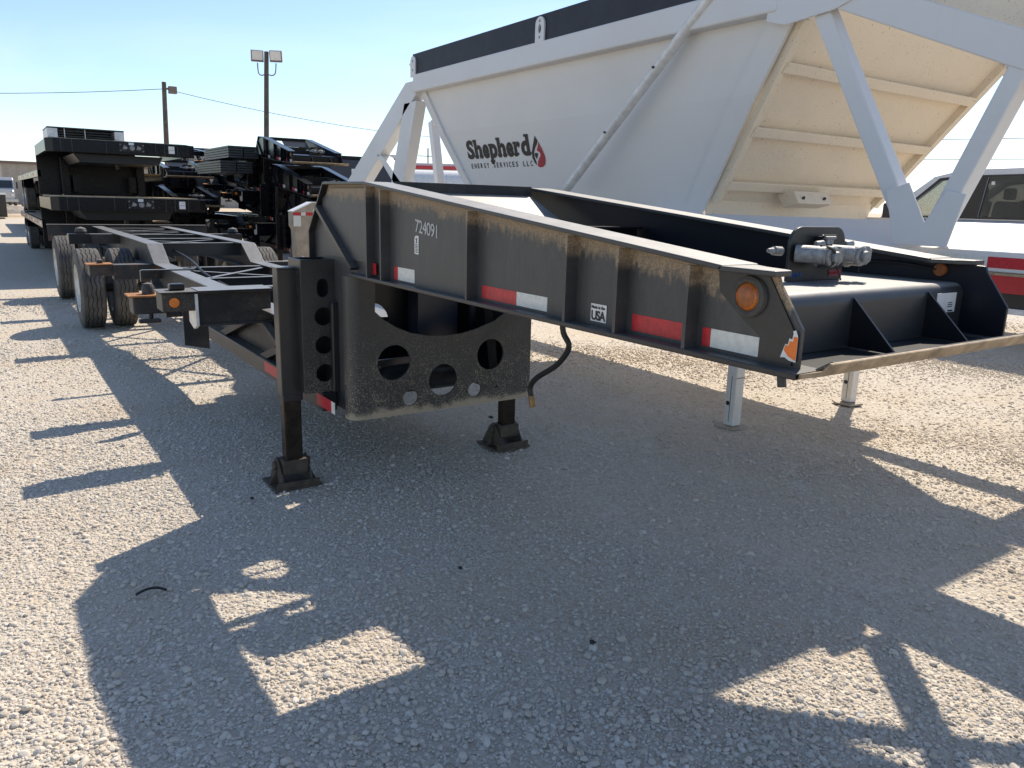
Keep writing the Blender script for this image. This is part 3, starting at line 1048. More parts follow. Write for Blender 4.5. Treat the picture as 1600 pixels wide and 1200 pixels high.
    for x in (.95, mx(.95)):
        obj('tail_lamp', MB().cyl((x, 14.37, .95), (x, 14.385, .95), .05, 16), 'red', rb)
    # --- axles, hangers and wheels
    for y in (10.64, 13.8):
        obj('axle', MB().cyl((1.05, y, .475), (mx(1.05), y, .475), .06, 16), 'muddy', T, smooth=True)
        for s in (1.552, mx(1.552)):
            sp = MB()
            for k in range(5):
                L = .52 - .08 * k
                sp.box(s - .04, s + .04, y - L, y + L, .585 - .014 * k, .597 - .014 * k)
            sp.box(s - .05, s + .05, y - .58, y - .50, .58, .81).box(s - .05, s + .05, y + .50, y + .58, .58, .81)
            obj('leaf_spring', sp, 'muddy', T)
        for far, sd in ((False, -1), (True, 1)):
            for x in (1.005, 1.355):
                add_wheel(T, (x if not far else mx(x), y, .472), sd if x < 1.2 else -sd)
    # --- reflective tape, lamps and printing
    KW = 1.548 / 1.57

    def onweb(mb, x0=1.57):
        mb.v = [(x - .022, y * KW, 1.6 + (z - 1.6) * KW) for x, y, z in mb.v]
        return mb
    def strip(name, y0, y1, z0, z1, mat, x=1.5685, far=False):
        obj(name, onweb(MB().box(x, x + .0015, y0, y1, z0, z1)), mat, T)
    strip('red_tape', 3.476, 3.585, 1.246, 1.301, 'tape_red', 1.556)
    for y0, y1, mat in ((3.261, 3.302, 'tape_red'), (3.095, 3.261, 'tape_white'), (2.289, 2.525, 'tape_red'), (2.104, 2.289, 'tape_white'),
                        (1.478, 1.680, 'tape_red'), (1.376, 1.405, 'tape_red')):
        strip('red_tape' if mat == 'tape_red' else 'white_tape', y0, y1, 1.243, 1.292 + (.01 if y0 > 3 else 0), mat)
    strip('white_tape', 1.201, 1.376, 1.243, 1.292, 'tape_white')
    for y0, y1, mat in ((3.85, 4.07, 'tape_red'), (3.80, 3.85, 'tape_white'), (4.75, 5.05, 'tape_red'), (4.5, 4.75, 'tape_white')):
        obj('red_tape' if mat == 'tape_red' else 'white_tape', MB().box(1.4525, 1.454, y0, y1, .48, .545), mat, T)
    for x in (1.5645, ):
        lm = obj('lamp_ring', onweb(MB().lathe([(0, .034), (-.010, .036), (-.014, .043), (-.010, .051), (0, .053)], (x, 1.258, 1.390), 'x', 30)), 'gasket', T, smooth=True)
        obj('marker_lamp', onweb(MB().lathe([(0, .036), (-.009, .035), (-.016, .028), (-.019, .014), (-.020, .001)], (x, 1.258, 1.390), 'x', 30)), 'amber_dim', lm, smooth=True)
        rib = MB()
        for r_ in (.012, .021, .029):
            rib.lathe([(-.017 + r_ * .12, r_ - .002), (-.0205 + r_ * .13, r_), (-.017 + r_ * .12, r_ + .002)], (x, 1.258, 1.390), 'x', 24)
        obj('lens_rib', onweb(rib), 'amber', lm)
    lf = obj('marker_lamp', MB().cyl((2.541, 1.30, 1.428), (2.529, 1.30, 1.428), .020, 18), 'amber_dim', T)
    obj('lamp_wire', MB().tube([(2.532, 1.31, 1.428), (2.525, 1.42, 1.44), (2.52, 1.55, 1.437), (2.49, 1.72, 1.415), (2.47, 1.80, 1.400)], .0045, 6), 'hose', T)
    rot = R(-5.3)
    def side_text(y0, z0, sl=0.0, x=1.5685):
        return lambda a, b, t: (x - t, y0 - a * math.cos(sl) + b * math.sin(sl) * 0, z0 + b + a * math.tan(sl))
    obj('unit_number', onweb(text_mb("724091", .078, side_text(3.088, 1.470, rot), .0004, spacing=.92)), 'ink_white', T)
    tag = obj('inspection_tag', onweb(MB().yz([(3.092, 1.374), (3.055, 1.372), (3.054, 1.452), (3.080, 1.453), (3.092, 1.443)], 1.5680, 1.5695)), 'paper', T)
    obj('tag_print', onweb(text_mb("2", .028, side_text(3.080, 1.422, 0, 1.5675), .001)), 'ink', tag)
    tp = MB()
    for k in range(6):
        tp.box(1.5672, 1.5678, 3.060 + .004 * (k % 2), 3.084, 1.380 + k * .0065, 1.383 + k * .0065)
    obj('tag_print', onweb(tp), 'ink', tag)
    st = obj('origin_sticker', onweb(MB().box(1.5680, 1.5695, 1.797, 1.871, 1.246, 1.301)), 'paper', T)
    obj('sticker_print', onweb(text_mb("USA", .040, side_text(1.868, 1.2515, 0, 1.5675), .0012, spacing=.85)), 'ink', st)
    obj('sticker_print', onweb(text_mb("Made in the", .0135, side_text(1.868, 1.2865, 0, 1.5675), .0003)), 'ink', st)
    base = obj('torn_sticker', onweb(MB().yz([(1.107, 1.250), (1.125, 1.252), (1.138, 1.258), (1.150, 1.256), (1.145, 1.272), (1.139, 1.290), (1.132, 1.289), (1.129, 1.305), (1.121, 1.303), (1.119, 1.318), (1.121, 1.323), (1.114, 1.326), (1.109, 1.316), (1.107, 1.31)], 1.5620, 1.5640)), 'paper', T)
    obj('orange_scrap', onweb(MB().yz([(1.106, 1.254), (1.128, 1.262), (1.141, 1.275), (1.138, 1.288), (1.130, 1.286), (1.127, 1.299), (1.118, 1.298), (1.117, 1.311), (1.106, 1.310)], 1.5610, 1.5618)), 'orange', base)
    st = obj('white_sticker', MB().xz([(2.385, 1.366), (2.497, 1.366), (2.497, 1.306), (2.385, 1.306)], 1.2195, 1.2215), 'paper', T)
    sp = MB()
    for k in range(3):
        sp.box(2.452, 2.478, 1.2187, 1.2193, 1.322 + k * .006, 1.3245 + k * .006)
    sp.box(2.455, 2.485, 1.2187, 1.2193, 1.308, 1.3125)
    obj('sticker_print', sp, 'ink', st)
    # --- gladhand bracket on the nose deck
    bx0, bx1, by = 1.962, 2.232, 1.45
    op = [(bx0, 1.394), (bx1, 1.394), (bx1 + .002, 1.50)]
    for k in range(8):
        t = math.pi / 2 * k / 7
        op.append((bx1 - .05 + .05 * math.cos(t), 1.505 + .05 * math.sin(t)))
    for k in range(8):
        t = math.pi / 2 + math.pi / 2 * k / 7
        op.append((bx0 + .05 + .05 * math.cos(t), 1.505 + .05 * math.sin(t)))
    br = obj('hose_bracket', MB().xz(op, by, by + .010), 'black', T, 0.002)
    for c in (2.045, 2.19):
        gh = MB()
        gh.cyl((c - .06, by - .002, 1.478), (c - .015, by - .075, 1.476), .026, 14)
        gh.lathe([(-.03, .001), (-.03, .026), (-.026, .031), (.012, .031), (.016, .037), (.028, .037), (.030, .001)], (c + .012, by - .055, 1.472), 'y', 22)
        gh.cyl((c + .012, by - .085, 1.472), (c + .012, by - .100, 1.470), .017, 12)
        gh.xz([(c + .048, 1.442), (c + .072, 1.455), (c + .074, 1.49), (c + .055, 1.502), (c + .050, 1.49), (c + .060, 1.472)], by - .075, by - .035)
        gh.cyl((c - .02, by - .04, 1.503), (c + .005, by - .05, 1.507), .012, 10)
        obj('gladhand', gh, 'alu', br, 0.003, smooth=True)
    gh = MB().cyl((bx0 - .002, by + .03, 1.482), (bx0 - .035, by + .03, 1.484), .014, 10).cyl((bx0 - .035, by + .03, 1.484), (bx0 - .06, by + .03, 1.485), .010, 10, .006)
    obj('air_fitting', gh, 'alu', br, smooth=True)
    sk = MB().box(2.075, 2.125, by - .03, by, 1.488, 1.528).box(2.065, 2.135, by - .035, by - .028, 1.527, 1.533)
    obj('electric_socket', sk, 'black_clean', br, 0.004)
    obj('socket_hinge', MB().cyl((2.075, by - .036, 1.524), (2.125, by - .036, 1.524), .005, 8).box(2.085, 2.115, by - .038, by - .03, 1.505, 1.522), 'alu', br)
    obj('tie_cable', MB().tube([(2.02, by - .06, 1.505), (2.045, by - .09, 1.49), (2.05, by - .088, 1.452), (2.03, by - .05, 1.44)], .004, 6).tube([(2.15, by - .02, 1.46), (2.17, by - .03, 1.42), (2.172, by - .04, 1.396)], .002, 6).tube([(2.24, by - .05, 1.45), (2.243, by - .05, 1.42)], .0015, 5).tube([(2.12, by + .02, 1.54), (2.20, by + .01, 1.525), (2.235, by, 1.50)], .006, 6), 'hose', br)
    def front_text(x0, z0):
        return lambda a, b, t: (x0 + a, by - .0012 - t, z0 + b)
    obj('service_label', text_mb("SERVICE", .0165, front_text(1.970, 1.408), .0002), 'blue_ink', br)
    obj('emergency_label', MB().box(2.162, 2.226, by - .0022, by - .0008, 1.405, 1.425), 'red_ink', br)
    obj('label_print', text_mb("EMERGENCY", .0105, lambda a, b, t: (2.164 + a, by - .0030 - t, 1.4115 + b), .0001, spacing=.95), 'crimson', br)
    return T


chassis = make_chassis()


# ------------------------------------------------------------------ the white bottom-dump trailer
WC = 5.28


def wm(x):
    return 2 * WC - x


def wr(a, b, far):
    return (a, b) if not far else (wm(b), wm(a))


def side_x(z):
    """outer face of the hopper side: upright above, drawn in below"""
    pts = [(2.80, 4.12), (2.32, 4.195), (1.90, 4.285), (1.50, 4.378), (1.2, 4.44)]
    for (z0, x0), (z1, x1) in zip(pts, pts[1:]):
        if z >= z1:
            return x0 + (x1 - x0) * (z0 - z) / (z0 - z1)
    return pts[-1][1]


def yf(z):
    return 3.21 + (2.70 - z) * 0.74


def yr(z):
    return 7.92 - (2.72 - z) * 0.63


def make_dump():
    base_obj = obj

    def obj_(name, mb, *a, **k):
        # the body was measured a little too far off: bring it to its legal width and true distance
        if name not in ('landing_leg', 'leg_tube', 'leg_seam', 'pin_hole', 'leg_foot', 'rear_fender', 'fender_panel') and not (name.endswith('tape') and mb.v[0][1] > 11.5):
            mb.v = [(WC + (x - WC) * (1.127 if x < WC else 1.01), y * .9634, 1.6 + (z - 1.6) * .9634) for x, y, z in mb.v]
        return base_obj(name, mb, *a, **k)
    T = thing('bottom_dump_trailer', 'white bottom-dump hopper trailer with black side board and red stripe behind the black chassis', 'trailer', (WC, 3.7, 0))
    zs = [2.76, 2.32, 1.90, 1.50, 1.25]
    for far in (False, True):
        mb = MB()
        for z0, z1 in zip(zs, zs[1:]):
            q = []
            for th in (0.0, 0.012):
                for z, y in ((z0, yf(z0)), (z0, yr(z0)), (z1, yr(z1)), (z1, yf(z1))):
                    x = side_x(z) + th
                    q.append((x if not far else wm(x), y, z))
            mb.add(q, [(0, 1, 2, 3), (7, 6, 5, 4), (0, 4, 5, 1), (1, 5, 6, 2), (2, 6, 7, 3), (3, 7, 4, 0)])
        obj_('hopper_side', mb, 'white', T)
        # corner posts following both slanted edges
        for fn, sgn, w in ((yf, 1, .17), (yr, -1, .10)):
            mb = MB()
            for z0, z1 in zip(zs, zs[1:]):
                q = []
                for th in (-.022, 0.002):
                    for z, o in ((z0, -.02), (z0, w), (z1, w), (z1, -.02)):
                        x = side_x(z) + th
                        q.append((x if not far else wm(x), fn(z) + sgn * o, z))
                mb.add(q, [(0, 1, 2, 3), (7, 6, 5, 4), (0, 4, 5, 1), (1, 5, 6, 2), (2, 6, 7, 3), (3, 7, 4, 0)])
            obj_('corner_post', mb, 'white', T)
        a, b = wr(4.035, 4.13, far)
        obj_('top_rail', MB().box(a, b, 3.25, 7.97, 2.745, 2.925), 'white', T, 0.012)
        a, b = wr(4.05, 4.085, far)
        obj_('side_board', MB().box(a, b, 3.1, 8.0, 2.926, 3.135), 'board', T, 0.004)
        a, b = wr(4.034, 4.049, far)
        for y, big in ((7.965, 0), (5.64, 1), (3.45, 1)):
            w = .062 if big else .055
            zt = 3.055
            op = [(y - w, 2.90), (y + w, 2.90), (y + w, zt)] + [(y + w * math.cos(math.pi * k / 10), zt + w * math.sin(math.pi * k / 10)) for k in range(1, 10)] + [(y - w, zt)]
            hs = [circle(y, 3.02, .020, 12, .036), circle(y, 3.082, .012, 10), circle(y, 2.955, .012, 10)] if big else [circle(y, 3.06, .014, 10), circle(y, 2.97, .014, 10)]
            obj_('board_bracket', MB().yz(op, a, b, hs), 'white', T, 0.002)
    # slope sheets with their stiffening channels
    def sheet(fn, nrm, name):
        q = []
        for th in (0, .012):
            for z, s in ((3.06, -1), (3.06, 1), (1.66, 1), (1.66, -1)):
                x = 4.12 + (2.80 - z) * .2
                q.append((x if s < 0 else wm(x), fn(z) + nrm * th, z))
        o = obj_(name, MB().add(q, [(0, 1, 2, 3), (7, 6, 5, 4), (0, 4, 5, 1), (1, 5, 6, 2), (2, 6, 7, 3), (3, 7, 4, 0)]), 'white_bounce_spot', T)
        for zr in (2.48, 2.12, 1.775):
            x0, x1 = side_x(zr) + .05, wm(side_x(zr)) - .05
            y = fn(zr)
            s = -nrm
            pr = [(fn(zr + .03), zr + .03), (fn(zr + .03) + s * .07, zr + .012), (fn(zr - .03) + s * .07, zr - .048), (fn(zr - .03), zr - .03)]
            obj_('slope_rib', MB().yz(pr, x0, x1), 'white_bounce_spot', T, 0.006)
        return o
    sheet(yf, 1, 'front_slope')
    sheet(yr, -1, 'rear_slope')
    for s in (4.33, wm(4.33)):
        sg = 1 if s < WC else -1
        q = []
        mb = MB()
        x0, x1 = (4.15, 4.21) if s < WC else (wm(4.21), wm(4.15))
        for z0, z1 in ((2.72, 1.66),):
            xa, xb = side_x(z0) + .01, side_x(z1) + .01
            if s > WC:
                xa, xb = wm(xa) - .055, wm(xb) - .055
            mb.bar((xa + .027, yf(z0) - .03, z0), (xb + .027, yf(z1) - .03, z1), .055, .07, (0, 1, 0))
        obj_('edge_channel', mb, 'white_bounce_spot', T)
    apron = MB()
    q = []
    for th in (0, .012):
        for z, s in ((1.66, -1), (1.66, 1), (1.22, 1), (1.22, -1)):
            x = side_x(z)
            q.append((x if s < 0 else wm(x), (3.985 if z > 1.5 else 4.06) + th, z))
    obj_('gate_apron', apron.add(q, [(0, 1, 2, 3), (7, 6, 5, 4), (0, 4, 5, 1), (1, 5, 6, 2), (2, 6, 7, 3), (3, 7, 4, 0)]), 'white_bounce_spot', T)
    bx = obj_('step_box', MB().yz([(3.70, 1.655), (3.84, 1.62), (3.90, 1.70), (3.90, 1.75), (3.76, 1.745)], 4.92, 5.28), 'white_bounce_spot', T, 0.006)
    for x in (4.98, 5.20):
        obj_('bolt_hole', MB().cyl((x, 3.715, 1.693), (x, 3.722, 1.696), .014, 10), 'ink', bx)
    obj_('hopper_floor', MB().box(4.5, wm(4.5), 4.06, 6.95, 1.22, 1.235), 'white', T)
    # tarp arm tube leaning across the side
    pipe = MB().cyl((4.035, 3.72, 2.955), (4.115, 5.30, 1.735), .034, 16)
    pa = obj_('tarp_arm', pipe, 'galv', T, smooth=True)
    bl = MB()
    for t in (.33, .66):
        p = Vector((4.003, 3.72, 2.955)).lerp(Vector((4.083, 5.30, 1.735)), t)
        bl.cyl(p, p + Vector((-.012, 0, 0)), .009, 8)
    obj_('arm_bolt', bl, 'muddy', pa)
    # gooseneck truss at the front, A-frame at the rear
    def beam(name, poly, x0, x1, mat='white', bev=.008):
        return obj_(name, MB().yz(poly, x0, x1), mat, T, bev)
    lo = lambda y: 2.249 + .4265 * (y - 1.855)
    for far in (False, True):
        a, b = wr(4.055, 4.165, far)
        beam('truss_chord', [(3.25, lo(3.25) + .02), (3.25, 2.95), (3.05, 2.95), (-.25, lo(-.25) + .178), (-.25, lo(-.25))], a, b)
        obj_('truss_strut', MB().bar(((a + b) / 2, 2.965, 2.70), ((a + b) / 2, 2.285, 1.50), .085, .10, (0, 1, 0)), 'white', T, 0.008)
        obj_('truss_strut', MB().bar(((a + b) / 2, 1.86, 2.28), ((a + b) / 2, 2.165, 1.50), .10, .095, (0, 1, 0)), 'white', T, 0.008)
        obj_('truss_strut', MB().bar(((a + b) / 2, 1.74, 2.24), ((a + b) / 2, .85, 1.50), .105, .10, (0, 1, 0)), 'white', T, 0.008)
        a2, b2 = wr(4.045, 4.055, far)
        beam('joint_plate', [(3.32, 2.70), (3.30, 2.93), (2.74, 2.815), (2.72, 2.735), (2.86, 2.69), (3.18, 2.66)], a2, b2, 'white', .003)
        beam('joint_plate', [(2.34, 1.44), (2.42, 1.72), (2.30, 1.76), (2.19, 1.56), (2.10, 1.72), (2.0, 1.70), (2.06, 1.44)], a2, b2, 'white', .003)
        beam('rear_strut', [(8.19, 2.868), (7.93, 2.868), (7.95, 2.72), (9.35, 1.83), (9.75, 1.57), (9.98, 1.57), (10.3, 1.6)], a, b)
        beam('rear_strut', [(8.22, 2.66), (7.93, 2.66), (8.36, 1.56), (8.68, 1.56)], a, b)
        beam('rear_strut', [(9.02, 2.165), (8.80, 2.10), (7.92, 1.56), (8.20, 1.56)], a, b)
        # main frame rail with a sloped cover, tape band, red stripe and black skirt
        a, b = wr(4.10, 4.36, far)
        p = [(4.10, 1.43), (4.10, 1.332), (4.36, 1.332), (4.36, 1.565)]
        if far:
            p = [(wm(x), z) for x, z in p]
        for y0, y1 in ((-.3 if not far else 3.75, 4.6), (7.0, 11.4)):
            obj_('frame_rail', MB().prism(p, lambda u, v, t: (u, t, v), y0, y1), 'white', T, 0.006)
        if not far:
            a, b = wr(4.088, 4.36, far)
            obj_('rail_edge', MB().box(a, b, -.3, 4.6, 1.318, 1.331), 'worn', T)
            a, b = wr(4.095, 4.115, far)
            obj_('red_stripe', MB().box(a, b, -.3, 3.6, 1.235, 1.318), 'red', T)
            a, b = wr(4.11, 4.35, far)
            obj_('black_skirt', MB().box(a, b, -.3, 3.9, 1.165, 1.318), 'black', T)
            a, b = wr(4.09, 4.38, far)
            obj_('skirt_edge', MB().box(a, b, -.3, 3.9, 1.137, 1.164), 'galv', T)
        a, b = wr(4.28, 4.45, far)
        obj_('side_sill', MB().box(a, b, 3.9, 11.4, 1.10, 1.33), 'white', T)
        y = 3.1
        cols = ('tape_red', 'tape_white')
        for k in range(11 if not far else 0):
            L = .31 if k % 2 == 0 else .30
            x0, x1 = wr(4.0975, 4.0995, far)
            obj_('red_tape' if k % 2 == 0 else 'white_tape', MB().box(x0, x1, y - L, y, 1.352, 1.405), cols[k % 2], T)
            y -= L
    obj_('front_shield', MB().yz([(3.1, lo(3.1) + .19), (3.1, 3.3), (1.3, 2.9), (1.3, lo(1.3) + .19)], 4.20, 4.215), 'white_bounce_spot', T)
    base_obj('neck_beam', MB().box(5.79, 5.92, -.3, 3.75, 1.13, 1.27), 'white', T, 0.01)
    base_obj('under_plate', MB().xy([(4.02, 2.12), (4.85, 2.12), (4.94, 2.34), (5.88, 3.65), (5.88, 4.1), (4.02, 4.1)], 1.150, 1.162), 'white', T)
    base_obj('cross_beam', MB().box(4.02, 6.05, 2.13, 2.27, 1.163, 1.27), 'white', T, 0.008)
    base_obj('brace_tube', MB().bar((3.99, 2.80, 2.79), (5.28, -.45, 1.30), .07, .07), 'white', T, 0.006)
    obj_('rail_lettering', text_mb("USA", .062, lambda u, v, t: (4.0935 - t, 1.965 - u, 1.262 + v), .0012, spacing=1.15), 'tape_white', T)
    base_obj('rear_strut', MB().bar((5.28, 9.84, 2.66), (5.28, 9.58, 1.55), .11, .10, (0, 1, 0)), 'white', T, 0.006)
    base_obj('rear_crossbar', MB().bar((5.28, 9.84, 2.64), (5.28, 7.7, 2.75), .08, .08), 'white', T, 0.006)
    # landing legs
    for x in (4.53, 6.02):
        lg = obj_('landing_leg', MB().box(x - .06, x + .06, 3.64, 3.76, .62, 1.25), 'white_leg', T, 0.008)
        obj_('leg_tube', MB().box(x - .045, x + .045, 3.655, 3.745, .02, .66), 'white_leg', lg, 0.006)
        obj_('leg_seam', MB().box(x - .0465, x - .042, 3.694, 3.698, .05, .40).box(x - .044, x + .044, 3.6535, 3.655, .385, .39), 'rusty', lg)
        obj_('pin_hole', MB().cyl((x - .0475, 3.716, .19), (x - .044, 3.716, .19), .017, 14), 'ink', lg)
        obj_('leg_foot', MB().xy([(x - .10, 3.62), (x + .05, 3.59), (x + .11, 3.67), (x + .10, 3.79), (x - .07, 3.81), (x - .12, 3.74)], .002, .016), 'dirty_beige', lg, 0.003)
    # fender ends over the rear axles
    for far in (False, True):
        p = [(4.0, 1.385), (4.0, 1.17), (4.03, 1.12), (4.045, .45), (4.62, .45), (4.62, 1.53), (4.31, 1.53)]
        if far:
            p = [(wm(x), z) for x, z in p]
        fe = obj_('rear_fender', MB().prism(p, lambda u, v, t: (u, t, v), 12.0, 12.22), 'dirty_beige', T, 0.008)
        p2 = [(4.0, 1.3855), (4.31, 1.5305), (4.62, 1.5305), (4.62, 1.545), (4.305, 1.545), (3.995, 1.40)]
        if far:
            p2 = [(wm(x), z) for x, z in p2]
        base_obj('fender_cap', MB().prism(p2, lambda u, v, t: (u, t, v), 11.99, 12.23), 'white', fe)
        for k, (u0, u1) in enumerate(((4.0, 4.13), (4.13, 4.20), (4.20, 4.34))):
            a, b = wr(u0, u1, far)
            obj_('red_tape' if k != 1 else 'white_tape', MB().box(a, b, 11.997, 11.9995, 1.335, 1.384), 'tape_red' if k != 1 else 'tape_white', fe)
        a, b = wr(4.005, 4.12, far)
        obj_('fender_panel', MB().box(a, b, 11.990, 11.999, 1.17, 1.333), 'tape_white', fe)
        for y in (12.9, 14.2):
            for x in (4.92, 5.24 - .02):
                add_wheel(T, (x if not far else wm(x), y, .472), -1 if not far else 1)
    # company name on the hopper side
    def on_side(y0, z0):
        return lambda u, v, t: (side_x(z0 + v) - .003 - t * .5, y0 - u, z0 + v)
    y = 7.195
    adv = {'S': .142, 'h': .139, 'e': .121, 'p': .139, 'r': .108, 'd': .139}
    hgt = {'S': .172, 'h': .172, 'd': .178, 'p': .122, 'e': .122, 'r': .122}
    lw = MB()
    for ch in "Shepherd":
        g = text_mb(ch, .2, lambda u, v, t: (u, v, t), .009)
        us = [q[0] for q in g.v]
        vs_ = [q[1] for q in g.v]
        u0, u1, v1 = min(us), max(us), max(vs_)
        ku = (adv[ch] * (.98 if ch != 'r' else 1.0)) / (u1 - u0)
        kv = hgt[ch] / v1
        lift = 0.012
        fn = on_side(y, 2.046)
        lw.add([fn((a - u0) * ku, b * kv, t) for a, b, t in g.v], g.f)
        W = adv[ch]
        ser = []
        if ch in 'hpr':
            ser.append((-.012, W * .35, hgt[ch] - .024, hgt[ch]))
        if ch == 'h':
            ser += [(-.014, .058, 0, .022), (W - .062, W + .010, 0, .022)]
        if ch == 'r':
            ser.append((-.012, .070, 0, .022))
        if ch == 'p':
            ser.append((-.014, .066, -.052, -.03))
        if ch == 'd':
            ser += [(W - .075, W, hgt[ch] - .022, hgt[ch]), (W - .04, W + .012, 0, .022)]
        for u0, u1, w0, w1 in ser:
            q = [fn(u, w, t) for t in (-.0006, .0009) for u, w in ((u0, w0), (u1, w0), (u1, w1), (u0, w1))]
            lw.add(q, [(3, 2, 1, 0), (4, 5, 6, 7), (0, 1, 5, 4), (1, 2, 6, 5), (2, 3, 7, 6), (3, 0, 4, 7)])
        y -= W + .011
    sign = obj_('company_name', lw, 'ink', T)
    lw = MB()
    y = 7.160
    for ch in "ENERGY SERVICES LLC":
        if ch == ' ':
            y -= .060
            continue
        g = text_mb(ch, .07, lambda u, v, t: (u, v, t), .0008)
        us = [q[0] for q in g.v]
        u0 = min(us)
        k = .034 / max(max(us) - u0, .03)
        fn = on_side(y, 1.944)
        lw.add([fn((a - u0) * k, b * .95, t) for a, b, t in g.v], g.f)
        y -= (.034 if ch != 'I' else .012) + .0262
    obj_('company_line', lw, 'ink', sign)
    # flame drop emblem: dark left half, crimson right half parted by a white S stroke
    yc, zb = 5.955, 1.928
    def em(pts, mat, lift, name):
        fn = lambda u, v, t: (side_x(zb + v) - lift - t, yc - u, zb + v)
        obj_(name, MB().prism(pts, fn, 0, .0012), mat, sign)
    drop = [(0, .268), (.03, .215), (.066, .155), (.092, .10), (.096, .065), (.082, .028), (.05, .006), (.0, .0), (-.03, .006)]
    em([(-.012, .272), (.022, .228), (-.005, .195), (-.04, .165), (-.062, .13), (-.066, .09), (-.05, .05), (-.044, .022), (-.075, .045), (-.098, .09), (-.092, .135), (-.06, .195), (-.03, .24)], 'ink', .003, 'emblem_dark')
    em([(.028, .220), (.045, .195), (.075, .145), (.095, .10), (.098, .065), (.084, .028), (.05, .006), (.0, .0), (-.032, .012), (-.02, .05), (.012, .085), (.035, .105), (.03, .13), (.008, .138), (-.012, .15), (.015, .185)], 'crimson', .003, 'emblem_red')
    em([(-.05, .125), (-.012, .128), (-.004, .112), (-.032, .075), (-.05, .10)], 'ink', .003, 'emblem_dark')
    return T


dump = make_dump()


# ------------------------------------------------------------------ stacks behind: gooseneck chassis and flatbeds
spots = [((5.80, 13.60, 0.0), 0.0, -3.5, 'lowest of three stacked black gooseneck chassis behind the long one'),
         ((5.78, 14.74, 0.40), 4.5, -4.0, 'middle one of three stacked black gooseneck chassis, its hose couplings facing out'),
         ((5.80, 15.75, 1.04), 4.5, -4.0, 'topmost of three stacked black gooseneck chassis, under the floodlight pole')]
base = None
for k, (loc, px_, yw, lab) in enumerate(spots):
    c = copy_tree(chassis, None, ('unit_number', 'inspection_tag', 'torn_sticker', 'origin_sticker', 'white_sticker') + (() if k == 0 else ('leg_foot', 'leg_tube', 'leg_collar')))
    c.location = loc
    c.rotation_euler = (R(px_), 0, R(yw))
    c['label'] = lab
    c['group'] = 'gooseneck chassis stacked in the second row'
    for ch in c.children_recursive:
        if ch.type == 'MESH' and ch.data.materials and ch.data.materials[0] in (MAT['web'], MAT['muddy'], MAT['black'], MAT['mudplate'], MAT['rusty'], MAT['flange'], MAT['rail']):
            # the stacked ones are newer and clean: material on the object, mesh shared
            new = MAT['black_new']
            ch.material_slots[0].link = 'OBJECT'
            ch.material_slots[0].material = new


for loc, px_, lab in (((4.5, 20.6, 0.10), 1.0, 'lower of two black gooseneck chassis half hidden behind the upper step deck trailer'),
                      ((4.55, 21.7, 0.80), 1.5, 'upper of two black gooseneck chassis half hidden behind the plank bundles')):
    c = copy_tree(bpy.data.objects['gooseneck_chassis.002'], None)
    c.location, c.rotation_euler = loc, (R(px_), 0, R(-2))
    c['label'], c['group'] = lab, 'gooseneck chassis stacked in the second row'


